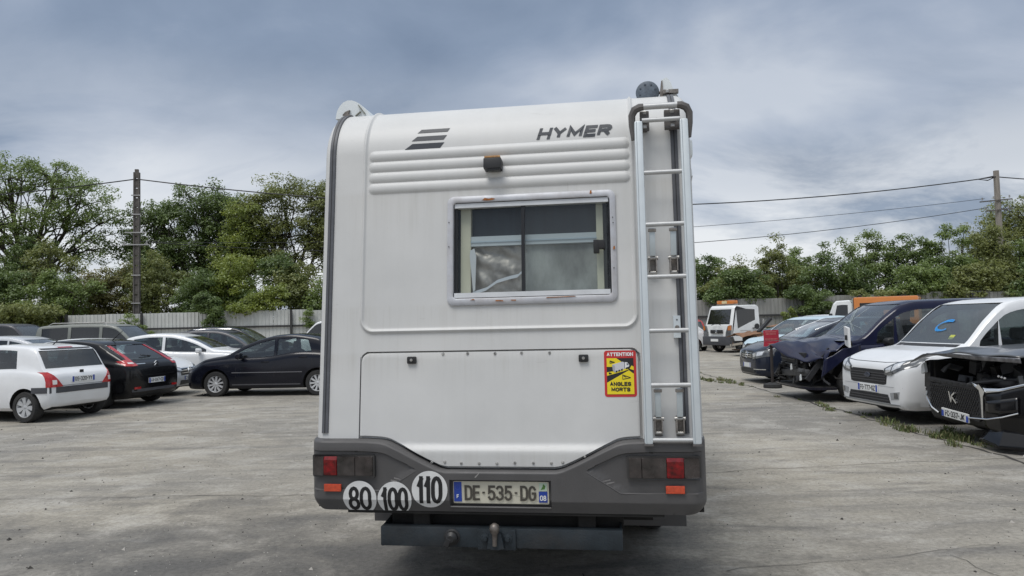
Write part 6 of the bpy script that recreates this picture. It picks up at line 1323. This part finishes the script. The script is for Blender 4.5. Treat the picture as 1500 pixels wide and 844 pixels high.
# pale blue hatchback
c = hatch_spec(4.15, 1.78, 1.62, .90, (1.0, 1.05), 2.0, 3.6, None, .85, 3.5, .32, .2, .2, .98, 1.06, hoodflat=.03)
A = make_car('parked_car', 'pale blue hatchback with a lozenge badge behind the red sign', 'car', 9.12, 22.9, PI+.45, c, PALEB, side=((1.2, 2.3), (2.4, 3.3)), mirror=BLACK, grille=[([(-.55, .72), (.55, .72)], [(-.5, .85), (.5, .85)], BLACK), ([(-.5, .3), (.5, .3)], [(-.5, .45), (.5, .45)], BLACK)], heads=([(.52, .66), (.82, .74)], [(.5, .8), (.84, .92)]))
emblem(A, 'F', 0, .80, 'lozenge', .12)
# rusty wreck
c = hatch_spec(3.8, 1.6, 1.30, .78, (1.0, .9), 1.8, 3.0, None, .8, 3.1, .29, .22, .2, .85, .9)
RUSTC = M('rusted_body', (.20, .10, .05), .85, var=.5, scale=4, dirt=.6, dcol=(.42, .38, .33))
def cut_r(c): hl = c.L/2; return [B().box((hl-.1, 0, .56), (1.1, 2.4, .56))]
A = make_car('wrecked_car', 'rusty brown stripped car wreck in front of the tow truck', 'car', 11.3, 31.6, PI+.1, c, RUSTC, rim='steel', rimm=RUSTC, cutbox=cut_r, detail=False, mirror=False)
bent_sheet('bonnet', [[(A['hl']+.1, -.78, .78), (A['hl']+.05, 0, .95), (A['hl'], .78, .82)], [(A['hl']-.9, -.75, .95), (A['hl']-.9, 0, 1.05), (A['hl']-.9, .75, .98)]], 12, 8, .1, RUSTC, A['root'], seed=3)
junk(A['root'], random.Random(5), 10, (A['hl']-.6, -.6, .35), (A['hl']+.1, .6, .7), [RUSTC, JM[1], RUSTC], ['engine_part', 'bracket'])
B().box((A['hl']+.05, .2, .5), (.06, 1.2, .09), Matrix.Rotation(.1, 3, 'X')).build('bumper_beam', M('beam_pale', (.4, .36, .3), .7), A['root'])
B().bar((A['hl']-.8, .5, 1.0), (A['hl']-1.5, .2, 1.55), .14, .1).build('bent_pillar', JM[0], A['root'])
c = hatch_spec(3.9, 1.65, 1.66, .9, (.95, 1.05), 1.7, 3.4, None, .8, 3.2, .3)
make_car('parked_car', 'small white car partly hidden behind the tow truck and rusty wreck', 'car', 14.0, 34.6, PI, c, WHITE, detail=False)
c = hatch_spec(4.1, 1.7, 1.48, .8, (1.1, 1.0), 2.0, 3.4, None, .85, 3.4, .3)
A = make_car('parked_car', 'white car with red rear lamp just showing past the motorhome right edge', 'car', 7.62, 37.4, PI, c, WHITE, tails=([(.5, .74), (.84, .72)], [(.55, .96), (.84, .96)]), rim='ten')
c = hatch_spec(4.2, 1.75, 1.6, .85, (1.1, 1.05), 2.0, 3.5, None, .85, 3.4, .3)
make_car('parked_car', 'red car near the right fence, just past the motorhome edge', 'car', 9.8, 43.0-3.2, PI+.02, c, REDP, detail=False) if False else None
# --- tow truck: cab over engine
def cab(root, wd, zf, zr, depth, pm, win_front, sidewin, slant=.16, belt=1.25):
    """boxy cab: side outline extruded, tapered to the roof, with windows cut through"""
    hw_ = wd/2; P = [(.02, .55), (0, .80), (-.05, belt), (-slant-.12, zf-.12), (-slant-.22, zf-.02), (-depth+.12, zf+.0), (-depth+.02, zf-.08), (-depth, .55)]
    b = B(); rings = []
    for t, yy in ((0, -1), (.25, -.86), (.75, .86), (1, 1)):
        ring = []
        for x, z in P:
            tp = .10*max(0, (z-belt)/(zf-belt)); f = 1 if abs(yy) < .95 else 1
            ring.append(b.bm.verts.new((x-(.05 if abs(yy) > .95 and x > -.9 else 0), yy*hw_*(1-tp/hw_*1.0), z-(.03 if abs(yy) > .95 and z > zf-.2 else 0))))
        rings.append(ring)
    n = len(P)
    for A_, C_ in zip(rings, rings[1:]):
        for i in range(n): b.bm.faces.new((A_[i], A_[(i+1) % n], C_[(i+1) % n], C_[i]))
    b.bm.faces.new(rings[0]); b.bm.faces.new(rings[-1][::-1]); bmesh.ops.recalc_face_normals(b.bm, faces=b.bm.faces)
    bv = BVHTree.FromBMesh(b.bm)
    cs = B(); cs.prism(sidewin, -2, 2); (wb, zb, wt, zt) = win_front; cf = B(); a = [cf.bm.verts.new((.3, y_, z_)) for y_, z_ in ((-wb, zb), (wb, zb), (wt, zt), (-wt, zt))]; e = [cf.bm.verts.new((-depth+.12, y_, z_)) for y_, z_ in ((-wb, zb), (wb, zb), (wt, zt), (-wt, zt))]
    cf.bm.faces.new(a); cf.bm.faces.new(e[::-1])
    for i in range(4): cf.bm.faces.new((a[i], e[i], e[(i+1) % 4], a[(i+1) % 4]))
    me = bool_cut(b.bm, [cs, cf]); me.materials.clear(); me.materials.append(pm); me.materials.append(INTER)
    for p in me.polygons: p.material_index = 1 if (bv.find_nearest(p.center)[3] or 0) > .004 else 0
    o = link(bpy.data.objects.new('cab', me), root); md = o.modifiers.new('edge', 'BEVEL'); md.width = .03; md.segments = 3; md.limit_method = 'ANGLE'; md.angle_limit = R(40)
    k = len(sidewin)//2; L_ = sidewin[:k]; U_ = sidewin[k:][::-1]
    for sg in (1, -1):
        V, Fc = quad_patch(bv, L_, U_, Vector((0, -sg, 0)), lambda x, z, sg=sg: Vector((x, sg*2, z)), -.015, 4); mesh_obj('side_window', V, Fc, GLASS_DK, o)
    sp_ = lambda w_, z_: [(-w_+2*w_*i/6, z_) for i in range(7)]
    V, Fc = quad_patch(bv, sp_(wb, zb), sp_(wt, zt), Vector((-1, 0, 0)), lambda a_, z_: Vector((1, a_, z_)), -.015, 4); mesh_obj('windscreen', V, Fc, GLASS, o)
    return o, bv
tk = empty('tow_truck', (9.65, 35.0, 0), PI+.42, 'white tow truck cab with an orange beacon bar on its roof', 'truck')
WH2 = paint('truck_white', (.76, .77, .76), .4, .1)
cb, bv = cab(tk, 1.95, 2.22, 2.22, 1.75, WH2, (.80, 1.32, .74, 2.02), [(-.42, 1.12), (-1.0, 1.34), (-1.48, 1.50), (-1.50, 2.0), (-1.0, 2.03), (-.40, 1.99)])
B().box((-.02, 0, .55), (.22, 1.98, .42), bevel=.04).build('bumper', BUMPG, tk, True); B().box((-.9, 0, .52), (1.5, 1.9, .30), bevel=.03).build('skirt', PL_TR, tk, True)
B().box((.045, 0, .98), (.05, .86, .17), bevel=.02).build('grille', PL_TR, tk, True); B().lathe([(.055, -.01), (.07, 0), (.055, .01), (.045, 0)], 16, Matrix.Translation((.075, 0, .98)) @ Matrix.Rotation(PI/2, 4, 'Z'), True).build('emblem', CHROME, tk); B().box((.10, -.1, .58), (.02, .52, .12)).build('number_plate', WHITEP, tk)
for sg in (1, -1):
    h_ = B().prism([(.62, .72), (.95, .74), (.93, 1.28), (.80, 1.24), (.66, .95)], -.10, .055, 'x', Matrix.Diagonal((1, sg, 1, 1))).build('headlight', CLEARL, tk); B().prism([(.80, 1.05), (.945, 1.05), (.935, 1.27), (.82, 1.23)], -.05, .062, 'x', Matrix.Diagonal((1, sg, 1, 1))).build('indicator', AMBL, h_)
    B().tube([(.06, sg*.35, 1.28), (.0, sg*.05, 1.36)], .014, 5).build('wiper', BLACK, tk)
    B().box((-1.0, sg*.985, 1.02), (.95, .02, .012)).build('door_seam', SATIN, tk); B().box((-1.35, sg*.98, 1.12), (.16, .04, .05), bevel=.01).build('door_handle', BLACK, tk)
    B().lathe([(0, -.03), (.13, -.03), (.13, .03), (0, .03)], 14, Matrix.Translation((-1.55, sg*.96, 1.2))).build('filler_cap', BLACK, tk)
lb = B().box((-.65, 0, 2.36), (.30, 1.15, .17), bevel=.04).build('beacon_bar', M('beacon_orange', (.62, .20, .04), .2, 0, .6, var=.2, scale=12), tk, True); B().box((-.48, 0, 2.36), (.02, .34, .12)).build('beacon_panel', M('beacon_cream', (.7, .6, .35), .4), lb); B().box((-.65, 0, 2.25), (.2, 1.3, .05)).build('beacon_foot', STEEL, lb)
t_, rm, dk_ = wheel_meshes(.36, .22, 'steel', STEEL)
for x_, sg in ((-.75, 1), (-.75, -1), (-3.6, 1), (-3.6, -1)):
    o = link(bpy.data.objects.new('wheel', t_), tk); o.location = (x_, sg*.82, .36); o.rotation_euler = (0, 0, 0 if sg > 0 else PI); link(bpy.data.objects.new('rim', rm), o)
B().box((-3.4, 0, .82), (3.2, 2.0, .14)).build('flatbed', STEEL, tk); B().box((-1.95, 0, 1.2), (.08, 1.9, .7)).build('headboard', STEEL, tk); B().box((-2.6, 0, .62), (4.4, .7, .16)).build('chassis', UNDER, tk)
# red vehicle sliver beyond the truck
c = hatch_spec(4.2, 1.75, 1.6, .85, (1.1, 1.05), 2.0, 3.5, None, .85, 3.4, .3)
make_car('parked_car', 'red car near the right fence, just past the motorhome edge', 'car', 8.9, 38.9, PI/2, c, REDP, detail=False)
# orange and white crew truck
ot = empty('crew_truck', (11.3, 26.6, 0), PI-.55, 'crew truck with white cab and orange rear body in front of the right fence', 'truck')
cab(ot, 1.9, 2.15, 2.15, .95, WH2, (.80, 1.32, .74, 1.98), [(-.30, 1.26), (-.5, 1.27), (-.80, 1.28), (-.80, 1.98), (-.62, 1.99), (-.46, 1.97)], .2)
ORG = paint('municipal_orange', (.60, .20, .035), .4)
b_ = B(); b_.box((-1.97, 0, 1.42), (1.95, 1.96, 1.62), bevel=.06); crew = b_.build('rear_body', ORG, ot, True)
for sg in (1, -1):
    for x_ in (-1.55, -2.45): B().box((x_, sg*.985, 1.78), (.72, .02, .5), bevel=.008).build('side_window', SATIN, crew)
    B().box((.0, sg*.6, .9), (.1, .4, .2), bevel=.02).build('headlight', CLEARL, ot)
    B().box((-.28, sg*1.08, 1.55), (.10, .18, .3), bevel=.03).build('mirror', BLACK, ot)
B().box((-.97, 0, 1.45), (.04, 1.97, 1.5)).build('body_edge', STEEL, ot); B().box((-1.1, 0, 2.25), (.1, .1, .16)).build('roof_beacon', BLACK, ot)
for x_, sg in ((-.6, 1), (-.6, -1), (-2.7, 1), (-2.7, -1)):
    o = link(bpy.data.objects.new('wheel', t_), ot); o.location = (x_, sg*.82, .36); o.rotation_euler = (0, 0, 0 if sg > 0 else PI)
B().box((-1.5, 0, .62), (3.0, .9, .2)).build('chassis', UNDER, ot); B().box((.03, 0, .55), (.16, 1.85, .3), bevel=.03).build('bumper', BUMPG, ot, True)
# --- red sign on its round foot
sg_ = empty('warning_sign', (5.98, 17.2, 0), R(-8), 'small red sign with pale lines of text on a dark post with round foot', 'sign')
B().lathe([(0, 0), (.20, 0), (.21, .02), (.20, .08), (.15, .10), (.08, .12), (0, .12)], 24, Matrix.Rotation(PI/2, 4, 'X')).build('base', RUBBER, sg_, True)
B().tube([(0, 0, .08), (0, 0, 1.0)], .032, 8).build('post', M('post_brown_black', (.03, .024, .022), .7, var=.3), sg_)
SGR = M('sign_red', (.40, .022, .045), .5, var=.1); SGT = M('sign_text_faded', (.52, .22, .20), .6)
pn = B().box((0, -.04, 1.21), (.34, .012, .24), Matrix.Rotation(-.02, 3, 'Y'), .004).build('panel', SGR, sg_); B().prism([(-.18, .955), (.19, .96), (.165, 1.08), (-.165, 1.08)], -.056, -.046, 'y').build('lower_panel', SGR, sg_)
for z_, n_, x0_, x1_ in ((1.29, 9, -.13, .12), (1.24, 8, -.12, .11), (1.125, 10, -.14, .14), (1.015, 6, -.09, .09)):
    xs = np.linspace(x0_, x1_, n_+1)
    for a, b_ in zip(xs, xs[1:]): B().box(((a+b_)/2, -.0470 if z_ > 1.09 else -.057, z_), ((b_-a)*rnd.uniform(.5, .85), .003, rnd.uniform(.018, .024))).build('text_mark', SGT, pn)
